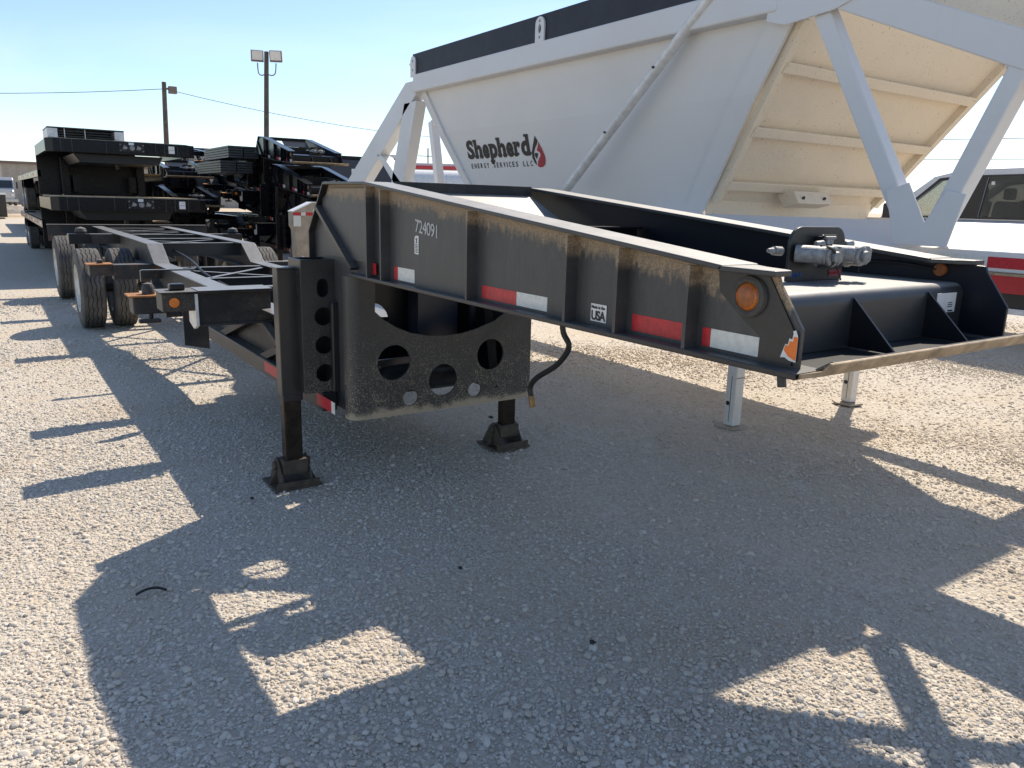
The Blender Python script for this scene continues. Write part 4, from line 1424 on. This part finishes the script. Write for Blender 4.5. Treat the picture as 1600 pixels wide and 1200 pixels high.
def make_flatbed(loc, label):
    T = thing('step_deck_trailer', label, 'trailer', loc, 'step deck trailers stacked at the left')
    x, y, z = loc
    def B(mb):
        mb.v = [(a + x, b + y, c + z) for a, b, c in mb.v]
        return mb
    fr = [(-1.24, .16), (-1.12, .0), (1.24, .0), (1.36, .10), (1.36, .17), (-1.24, .26)]
    obj('front_beam', B(MB().xy(fr, 1.275, 1.515)), 'black_new', T, 0.01)
    for a in (-1.0, -.82, -.25, .62, .78, 1.02):
        obj('front_rib', B(MB().box(a, a + .012, -.012, -.001, 1.28, 1.51)), 'black', T)
    for a in (-1.24, 1.24):
        sr = obj('side_rail', B(MB().box(a, a + .06, .26, 3.1, 1.29, 1.50)), 'black_new', T)
        lr = obj('side_rail', B(MB().box(a, a + .06, 3.1, 13.0, .86, 1.0)), 'black_new', T)
        for k in range(8):
            xx = a - .003 if a < 0 else a + .061
            obj('red_tape' if k % 2 else 'white_tape', B(MB().box(xx, xx + .002, 3.4 + k * 1.2, 3.9 + k * 1.2, .91, .96)), 'tape_red' if k % 2 else 'tape_white', lr)
    for k in range(9):
        a = -1.175 + k * .270
        obj('deck_plank', B(MB().box(a, a + .262, .20, 3.1, 1.505, 1.535)), 'wood', T)
        obj('deck_plank', B(MB().box(a, a + .262, 3.12, 13.0, .985, 1.01)), 'wood', T)
    obj('drop_bulkhead', B(MB().box(-1.24, .72, 3.10, 3.12, .50, 1.50)), 'black_new', T)
    obj('bulkhead_ledge', B(MB().box(-.6, .55, 3.02, 3.10, .52, .60)), 'black_new', T)
    obj('kingpin_box', B(MB().xz([(-.78, 1.27), (-.68, 1.11), (.72, 1.11), (.80, 1.27)], .30, 2.6)), 'black_clean', T, 0.01)
    obj('kingpin', B(MB().cyl((.05, .9, 1.11), (.05, .9, 1.02), .04, 14)), 'muddy', T)
    for a in (-.55, .55):
        obj('frame_beam', B(MB().box(a - .07, a + .07, 2.6, 13.0, .56, .90)), 'black_new', T)
        lg = obj('landing_leg', B(MB().box(a * 1.35 - .08, a * 1.35 + .08, 2.70, 2.86, .42, 1.27)), 'black_new', T, 0.008)
        obj('leg_bracket', B(MB().yz([(2.86, .62), (3.10, .70), (3.10, 1.2), (2.86, 1.2)], a * 1.35 - .06, a * 1.35 + .06)), 'black', lg)
    cl = obj('coupling_plate', B(MB().box(-.02, .42, -.010, .0, 1.33, 1.50)), 'black_clean', T)
    for a in (.08, .32):
        obj('gladhand', B(MB().cyl((a, -.01, 1.40), (a, -.07, 1.40), .03, 12).xz([(a - .05, 1.37), (a + .05, 1.40), (a - .02, 1.45)], -.06, -.02)), 'alu', cl)
    obj('electric_socket', B(MB().lathe([(-.06, .001), (-.06, .045), (-.01, .045)], (.2, 0, 1.40), 'y', 16)), 'alu', cl)
    obj('plate_tag', B(MB().box(.15, .24, -.014, -.0105, 1.455, 1.505)), 'paper', cl)
    for a, b, c in ((.0, 1.35, 0), (.0, 1.46, 0), (.40, 1.35, 0), (.40, 1.46, 0)):
        obj('plate_bolt', B(MB().cyl((a, -.010, b), (a, -.018, b), .012, 8)), 'alu', cl)
    stk = obj('load_sticker', B(MB().box(.86, .97, -.004, -.001, 1.335, 1.475)), 'paper', T)
    obj('sticker_print', B(MB().box(.875, .955, -.0055, -.0045, 1.40, 1.405)), 'ink', stk)
    for yy in (10.3, 11.65):
        obj('axle', B(MB().cyl((-1.1, yy, .43), (1.1, yy, .43), .06, 12)), 'black', T)
        for s in (-1, 1):
            for a in (1.08, .74):
                add_wheel(T, (x + s * a, y + yy, z + .43), s if a > 1 else -s, 'rim_steel', 'low', .43, .26)
    for s in (-1.24, .98):
        arc_ = [(10.3 + .62 * math.cos(t), .43 + .62 * math.sin(t)) for t in [R(20) + R(140) * k / 12 for k in range(13)]]
        inn = [(10.3 + .60 * math.cos(t), .43 + .60 * math.sin(t)) for t in [R(20) + R(140) * k / 12 for k in range(13)]]
        obj('mudguard', B(MB().yz(arc_ + inn[::-1], s, s + .26)), 'black_new', T)
    return T


fb1 = make_flatbed((2.29, 16.0, 0.0), 'lower of two stacked black step deck trailers, timber deck in the sun')
fb2 = make_flatbed((2.36, 17.0, 1.05), 'upper of two stacked black step deck trailers, its front beam against the sky')
fb3 = copy_tree(fb1)
fb3.location = (3.0, 33.5, 0)
fb3['label'] = 'black step deck trailer standing in the row behind the stacked pair'


def crate(loc, label):
    x, y, z = loc
    T = thing('steel_rack', label, 'rack', loc)
    x1 = x + 1.30
    for a in (x, x1 - .17):
        obj('rack_end', MB().box(a, a + .17, y, y + 1.1, z, z + .17), 'galv', T, 0.01)
    obj('rack_top', MB().box(x, x1, y, y + 1.1, z + .171, z + .195), 'slat', T, 0.004)
    for k in range(3):
        obj('rack_shelf', MB().box(x + .172, x1 - .172, y + .05, y + 1.05, z + .03 + .045 * k, z + .045 + .045 * k), 'slat', T)
    for a in (.28, .62):
        obj('rack_post', MB().box(x + a, x + a + .012, y + .02, y + .06, z, z + .17), 'galv', T)
    return T


crate((1.19, 17.3, 2.586), 'low grey steel rack lying on the topmost step deck trailer')


def planks(loc, n, w, label):
    x, y, z = loc
    T = thing('plank_bundle', label, 'bundle', loc, 'bundles of grey steel planks')
    me = None
    for k in range(n):
        for j in range(2):
            mb = MB().box(x + j * w / 2, x + j * w / 2 + w / 2 - .02, y, y + 2.2, z + k * .052, z + k * .052 + .040)
            if me is None:
                o = obj('plank', mb, 'slat', T)
                me = o.data
            else:
                o = bpy.data.objects.new('plank', me)
                col.objects.link(o)
                o.parent = T
                o.location = (j * w / 2, 0, k * .052)
    return T


planks((4.60, 17.9, 2.42), 5, .66, 'upper bundle of grey steel planks beside the stacked chassis')
planks((4.42, 17.9, 2.10), 5, .70, 'lower bundle of grey steel planks beside the stacked chassis')


# ------------------------------------------------------------------ pickup beyond the white trailer
def make_pickup():
    X = 10.5
    T = thing('pickup_truck', 'silver-blue crew cab pickup truck parked beyond the white trailer', 'pickup truck', (X + .95, 5.0, 0))
    lower = [(8.05, .62), (8.15, .95), (8.0, 1.38), (6.55, 1.50), (6.32, 1.535), (3.55, 1.545), (3.45, 1.545), (1.35, 1.52), (1.30, .70), (2.0, .60)]
    obj('body', MB().yz(lower, X, X + 1.95), 'car', T, 0.05)
    cab = [(6.36, 1.535), (6.05, 1.79), (5.66, 2.085), (5.40, 2.145), (5.0, 2.175), (4.4, 2.185), (3.85, 2.14), (3.62, 2.05), (3.45, 1.545)]
    w1 = [(6.02, 1.575), (5.93, 1.72), (5.56, 2.03), (5.30, 2.065), (5.25, 1.58)]
    w2 = [(5.04, 1.58), (4.98, 2.07), (4.60, 2.085), (4.22, 2.085), (4.10, 1.585)]
    w3 = [(3.99, 1.58), (4.10, 2.09), (3.80, 2.06), (3.72, 1.60)]
    for sx in (X + .03, X + 1.86):
        obj('cab_side', MB().yz(cab, sx, sx + .06, [w1, w2]), 'car', T, 0.012)
        obj('window_trim', MB().yz([(6.16, 1.556), (5.58, 2.066), (5.28, 2.095), (4.16, 2.11), (3.98, 1.56)], sx - .008, sx - .001, [w1, w2]), 'trim', T)
        for w in (w1, w2):
            obj('side_window', MB().yz(w, sx + .02, sx + .024), 'glass' if w is w1 else 'glass_dark', T)
    roof = [(5.66, 2.085), (5.40, 2.145), (5.0, 2.175), (4.4, 2.185), (3.85, 2.14), (3.62, 2.05)]
    obj('roof', MB().yz(roof + [(y, z - .03) for y, z in roof[::-1]], X + .09, X + 1.86), 'car', T)
    obj('windscreen', MB().yz([(6.33, 1.55), (5.68, 2.08), (5.67, 2.07), (6.32, 1.54)], X + .09, X + 1.86), 'glass', T)
    obj('rear_window', MB().yz([(3.47, 1.56), (3.62, 2.04), (3.61, 2.045), (3.46, 1.56)], X + .09, X + 1.86), 'glass_dark', T)
    obj('belt_line', MB().box(X - .006, X - .001, 1.4, 6.3, 1.50, 1.512), 'trim', T)
    obj('door_seam', MB().box(X - .002, X + .001, 5.13, 5.14, .75, 1.50).box(X - .002, X + .001, 3.98, 3.99, .75, 1.50), 'trim', T)
    for y in (5.22, 4.06):
        obj('door_handle', MB().box(X - .03, X - .005, y, y + .18, 1.36, 1.40), 'trim', T, 0.008)
    mi = obj('mirror', MB().box(X - .30, X - .08, 6.02, 6.14, 1.52, 1.74), 'trim', T, 0.03)
    obj('mirror_glass', MB().box(X - .28, X - .10, 6.012, 6.018, 1.55, 1.71), 'rim_steel', mi)
    obj('mirror_arm', MB().bar((X - .1, 6.09, 1.6), (X + .04, 6.1, 1.56), .05, .05), 'trim', mi)
    for y, x in ((4.75, X + .35), (4.75, X + 1.15), (5.5 - .95 + .85, X + .35), (5.40, X + 1.15)):
        st = obj('seat', MB().yz([(y - .08, 1.2), (y + .06, 1.2), (y - .02, 1.80), (y - .14, 1.80)], x, x + .5), 'seat', T, 0.03)
        obj('headrest', MB().box(x + .13, x + .37, y - .14, y - .05, 1.82, 1.98), 'seat', st, 0.03)
    wheel = MB()
    for k in range(20):
        a0, a1 = 2 * math.pi * k / 20, 2 * math.pi * (k + 1) / 20
        c = Vector((X + .55, 5.72, 1.60))
        f = lambda a: c + Vector((.19 * math.cos(a), .08 * math.sin(a) * -1, .17 * math.sin(a)))
        wheel.cyl(f(a0), f(a1), .016, 6, caps=False)
    obj('steering_wheel', wheel, 'trim', T)
    obj('dashboard', MB().box(X + .1, X + 1.85, 5.85, 6.3, 1.35, 1.53), 'trim', T, 0.03)
    obj('window_sticker', MB().box(X + .047, X + .05, 4.90, 4.94, 1.98, 2.02), 'paper', T)
    for y in (7.05, 2.55):
        for s, x in ((-1, X + .12), (1, X + 1.83)):
            add_wheel(T, (x, y, .42), s, 'rim_steel', 'car', .42, .27)


make_pickup()


# ------------------------------------------------------------------ poles, wires, buildings, yard clutter far behind
def make_light_pole():
    T = thing('light_pole', 'tall wooden pole carrying two square floodlights', 'light pole', (9.57, 32.09, 0))
    obj('pole', MB().cyl((9.57, 32.09, 0), (9.90, 32.09, 7.10), .12, 14, .085), 'pole', T, smooth=True)
    for s, yaw in ((-1, .35), (1, -.12)):
        ax = Vector((.83, -.56, 0))
        c = Vector((9.88, 32.05, 6.93)) + ax * (.36 * s)
        arm = MB().tube([Vector((9.86, 32.05, 6.25)) + ax * (.08 * s), Vector((9.86, 32.05, 6.23)) + ax * (.22 * s), Vector((9.87, 32.05, 6.33)) + ax * (.33 * s), c - Vector((0, 0, .25))], .022, 8)
        h = obj('lamp_arm', arm, 'lampbody', T)
        n = (Vector((-.56, -.83, -.25)) + ax * (yaw * s * -1)).normalized()
        u = n.cross(Vector((0, 0, 1))).normalized()
        w = u.cross(n)
        def quad(mb, cc, du, dw, d0, d1):
            q = [cc + u * a * du + w * b * dw + n * d for d in (d0, d1) for a, b in ((-1, -1), (1, -1), (1, 1), (-1, 1))]
            return mb.add(q, [(3, 2, 1, 0), (4, 5, 6, 7), (0, 1, 5, 4), (1, 2, 6, 5), (2, 3, 7, 6), (3, 0, 4, 7)])
        hd = obj('lamp_head', quad(MB(), c, .235, .21, -.10, .06), 'lampbody', T, 0.02)
        obj('lamp_lens', quad(MB(), c + w * .03, .20, .165, .061, .067), 'lampglass', hd)


make_light_pole()
T = thing('utility_pole', 'thin wooden pole with a small box, cables running off both ways', 'pole', (8.55, 45.4, 0))
obj('pole', MB().cyl((8.40, 45.4, 0), (8.62, 45.43, 7.27), .16, 12, .11), 'pole', T, smooth=True)
obj('pole_box', MB().box(8.80, 9.2, 45.2, 45.5, 6.72, 7.08), 'lampbody', T, 0.03)
obj('box_arm', MB().bar((8.6, 45.35, 6.95), (8.85, 45.35, 6.95), .08, .08), 'lampbody', T)


def cable(a, b, sag, label, r=.016):
    a, b = Vector(a), Vector(b)
    pts = []
    for k in range(15):
        t = k / 14
        p = a.lerp(b, t)
        p.z -= sag * 4 * t * (1 - t)
        pts.append(p)
    o = obj('overhead_cable', MB().tube(pts, r, 5, False), 'wire')
    props(o, label, 'cable', 'overhead cables')


cable((8.6, 45.4, 6.93), (-14, 62, 7.2), .55, 'cable running left from the thin pole out of the picture')
cable((8.65, 45.4, 6.93), (34, 40, 5.6), .9, 'cable sagging right from the thin pole past the floodlights')
for k, (z0, z1) in enumerate(((7.0, 7.0), (5.2, 5.1))):
    cable((70, 60, z0 + 2), (90, 10, z1 + 2), .4, ('upper' if k == 0 else 'lower') + ' of two power cables seen over the silver-blue pickup', .04)

T = thing('crossarm_pole', 'distant power pole with a crossarm behind the white roof', 'pole', (49.0, 92.7, 0))
obj('pole', MB().cyl((49.0, 92.7, 0), (49.0, 92.7, 8.3), .09, 8), 'pole', T)
obj('crossarm', MB().bar((47.9, 93.4, 7.3), (50.1, 92.0, 7.3), .10, .10), 'pole', T)

T = thing('warehouse', 'long white-roofed building with a red eave beyond the rear of the white trailer', 'building', (29, 58, 0))
e = Vector((.84, -.54, 0))
def along(p0, L, depth, z0, z1):
    p0 = Vector(p0)
    n = Vector((.54, .84, 0))
    q = [p0, p0 + e * L, p0 + e * L + n * depth, p0 + n * depth]
    return MB().add([(p.x, p.y, z) for z in (z0, z1) for p in q], [(3, 2, 1, 0), (4, 5, 6, 7), (0, 1, 5, 4), (1, 2, 6, 5), (2, 3, 7, 6), (3, 0, 4, 7)])
obj('wall', along((23.5, 60.0, 0), 22, 12, 0, 4.05), 'roof', T)
obj('eave_trim', along((23.3, 59.9, 0), 22.4, 12.4, 4.06, 4.32), 'red', T)
obj('roof', along((23.5, 60.2, 0), 22, 12, 4.33, 4.52), 'roof', T)
for L0, w, h in ((4.2, 2.2, .65), (13.0, 3.6, .55)):
    obj('roof_unit', along(Vector((23.5, 62.0, 0)) + e * L0, w, 1.5, 4.521, 4.52 + h), 'roof', T)
obj('roof_vent', along(Vector((23.5, 61.0, 0)) + e * 6.2, .5, .5, 4.521, 5.3), 'lampbody', T)

T = thing('storage_tank', 'long horizontal silver tank in front of the white-roofed building', 'tank', (26, 47, 0))
pa, pb = Vector((21.6, 47.4, 2.6)), Vector((31, 41.3, 2.6))
obj('tank_shell', MB().cyl(pa, pb, .95, 28), 'galv', T, 0.06, smooth=True)
for t in (.12, .5, .85):
    p = pa.lerp(pb, t)
    obj('saddle', MB().box(p.x - .25, p.x + .25, p.y - .7, p.y + .7, 0, 1.75), 'galv', T)
for t in (.52, .66):
    p = pa.lerp(pb, t) + Vector((0, 0, .9))
    obj('vent_pipe', MB().tube([p, p + Vector((0, 0, .55)), p + Vector((.1, -.06, .75)), p + Vector((.3, -.2, .6))], .12, 8), 'trim', T)

T = thing('dark_trailer_box', 'dark navy trailer box behind the stacked gooseneck chassis', 'trailer', (9.2, 22.6, 0))
obj('box_body', MB().box(8.3, 10.8, 21.6, 27, .9, 2.72), 'navy', T, 0.03)
obj('box_rim', MB().box(8.28, 10.82, 21.58, 27.02, 2.721, 2.80), 'black_new', T, 0.01)
obj('box_sticker', MB().box(8.95, 9.2, 21.585, 21.595, 2.25, 2.45), 'paper', T)
obj('drawbar', MB().bar((9.0, 21.6, 1.9), (9.5, 20.4, 1.5), .2, .12).bar((10.2, 21.6, 1.9), (9.5, 20.4, 1.5), .2, .12), 'galv', T)
for y in (24.2, 25.5):
    for s, x in ((-1, 8.5), (1, 10.6)):
        add_wheel(T, (x, y, .472), s, 'rim_steel')


def make_far_truck(loc, yaw, paint, label):
    """cab-and-grille truck seen from the front, origin under the bumper; front looks to local -y"""
    T = thing('parked_truck', label, 'truck', loc, 'trucks parked far behind')
    x, y, z = loc
    def B(mb):
        mb.v = [(a + x, b + y, c + z) for a, b, c in mb.v]
        return mb
    obj('cab', B(MB().yz([(1.3, .6), (1.3, 1.75), (1.55, 2.7), (1.9, 2.95), (3.6, 3.0), (3.6, .6)], -1.1, 1.1)), paint, T, 0.06)
    obj('hood', B(MB().yz([(.1, .65), (.1, 1.5), (.25, 1.65), (1.298, 1.75), (1.298, .65)], -.85, .85)), paint, T, 0.08)
    obj('grille', B(MB().box(-.5, .5, .06, .1, .8, 1.5)), 'grille', T)
    obj('bumper', B(MB().box(-1.15, 1.15, -.1, .1, .40, .72)), 'grille', T, 0.03)
    obj('windscreen', B(MB().yz([(1.33, 1.85), (1.53, 2.62), (1.50, 2.63), (1.30, 1.86)], -.95, .95)), 'glass_dark', T)
    for s in (-1, 1):
        obj('headlight', B(MB().box(s * .70 - .12, s * .70 + .12, .07, .1, 1.0, 1.25)), 'lampglass', T)
        obj('mirror', B(MB().box(s * 1.35 - .08, s * 1.35 + .08, 1.3, 1.4, 1.8, 2.5)), 'trim', T)
        for yy in (.8, 4.6):
            add_wheel(T, (x + s * .95, y + yy, z + .472), s, 'rim_steel')
    obj('load_bed', B(MB().box(-1.2, 1.2, 3.8, 7.5, .9, 1.2)), 'trim', T)
    T.rotation_euler = (0, 0, yaw)
    return T


make_far_truck((2.4, 100.0, 0), 0.1, 'rim_steel', 'grey truck facing the yard before the beige shed')
make_far_truck((18.6, 96.0, 0), .1, 'red', 'red truck glimpsed between the stacked trailers')
T = thing('beige_shed', 'long beige metal shed far off at the left edge', 'building', (14, 112, 0))
obj('wall', MB().box(2.6, 32, 112, 124, 0, 4.7), 'cladding', T)
obj('roof', MB().box(2.3, 32.3, 111.7, 124.3, 4.71, 5.0), 'lampbody', T)
for k in range(24):
    obj('cladding_rib', MB().box(3 + k * 1.2, 3.1 + k * 1.2, 111.93, 111.995, 0, 4.7), 'cladding', T)
obj('door', MB().box(10.35, 14.05, 111.90, 111.925, 0, 3.5), 'trim', T)
T = thing('waste_skip', 'blue-grey steel skip at the far left edge', 'skip', (.3, 55, 0))
obj('skip_body', MB().yz([(54, .1), (57, .1), (57.4, 1.35), (53.6, 1.35)], -1.6, 1.30), 'slat', T, 0.03)
obj('skip_rim', MB().box(-1.65, 1.35, 53.55, 57.45, 1.351, 1.43), 'galv', T)


def mound(name, cx, cy, lx, ly, h, mat, label, seed):
    r = random.Random(seed)
    n, m = 36, 12
    vs_, fs = [], []
    for j in range(m + 1):
        for i in range(n + 1):
            u, v = i / n * 2 - 1, j / m * 2 - 1
            k = max(0, 1 - u * u) * max(0, 1 - v * v)
            vs_.append((cx + u * lx, cy + v * ly, h * k ** .7 * r.uniform(.72, 1.12) - .03))
    for j in range(m):
        for i in range(n):
            a = j * (n + 1) + i
            fs.append((a, a + 1, a + n + 2, a + n + 1))
    props(obj(name, MB().add(vs_, fs), mat, smooth=True), label, None, None, 'structure')


mound('dirt_berm', .4, 68, 9, 1.6, .55, 'rubble', 'low heap of broken rock along the far edge of the yard', 1)
mound('dirt_bank', -3, 58.5, 9, 1.3, .20, 'dirt', 'low sandy bank across the far yard', 2)

# ------------------------------------------------------------------ small things near by
T = thing('air_hose', 'black rubber hose hanging from the neck with a brass end', 'hose', (2.3, 2.95, 0))
obj('hose_line', MB().tube([(2.28, 2.90, 1.23), (2.28, 2.925, 1.02), (2.30, 2.895, .93), (2.30, 2.985, .824), (2.30, 3.15, .725), (2.30, 3.205, .665), (2.30, 3.195, .615)], .0145, 10), 'hose', T, smooth=True)
obj('hose_end', MB().cyl((2.30, 3.195, .617), (2.30, 3.178, .560), .0165, 12), 'brass', T, smooth=True)
o = obj('rubber_strip', MB().tube([(.36, 3.20, .016), (.40, 3.22, .018), (.44, 3.215, .018), (.47, 3.18, .016)], .006, 6), 'hose')
props(o, 'short curved black rubber strip lying on the shaded gravel', 'scrap')
for k, (x, y, s, lab) in enumerate(((1.60, 2.72, .012, 'small dark clod on the gravel in front of the neck shadow'), (1.72, 1.95, .014, 'dark clod on the gravel beside the large sunlit triangle'), (3.05, 4.75, .022, 'dark clod on the gravel under the neck'), (1.05, 4.0, .013, 'small dark clod on the gravel by the near landing foot'))):
    bm = bmesh.new()
    bmesh.ops.create_icosphere(bm, subdivisions=2, radius=s)
    for v in bm.verts:
        v.co *= random.uniform(.7, 1.15)
        v.co.z *= .6
    mb = MB().add([(v.co.x + x, v.co.y + y, v.co.z + .02) for v in bm.verts], [tuple(v.index for v in f.verts) for f in bm.faces])
    bm.free()
    props(obj('dirt_clod', mb, 'trim'), lab, 'clod', 'dark clods on the gravel')

print("objects:", len(bpy.data.objects))
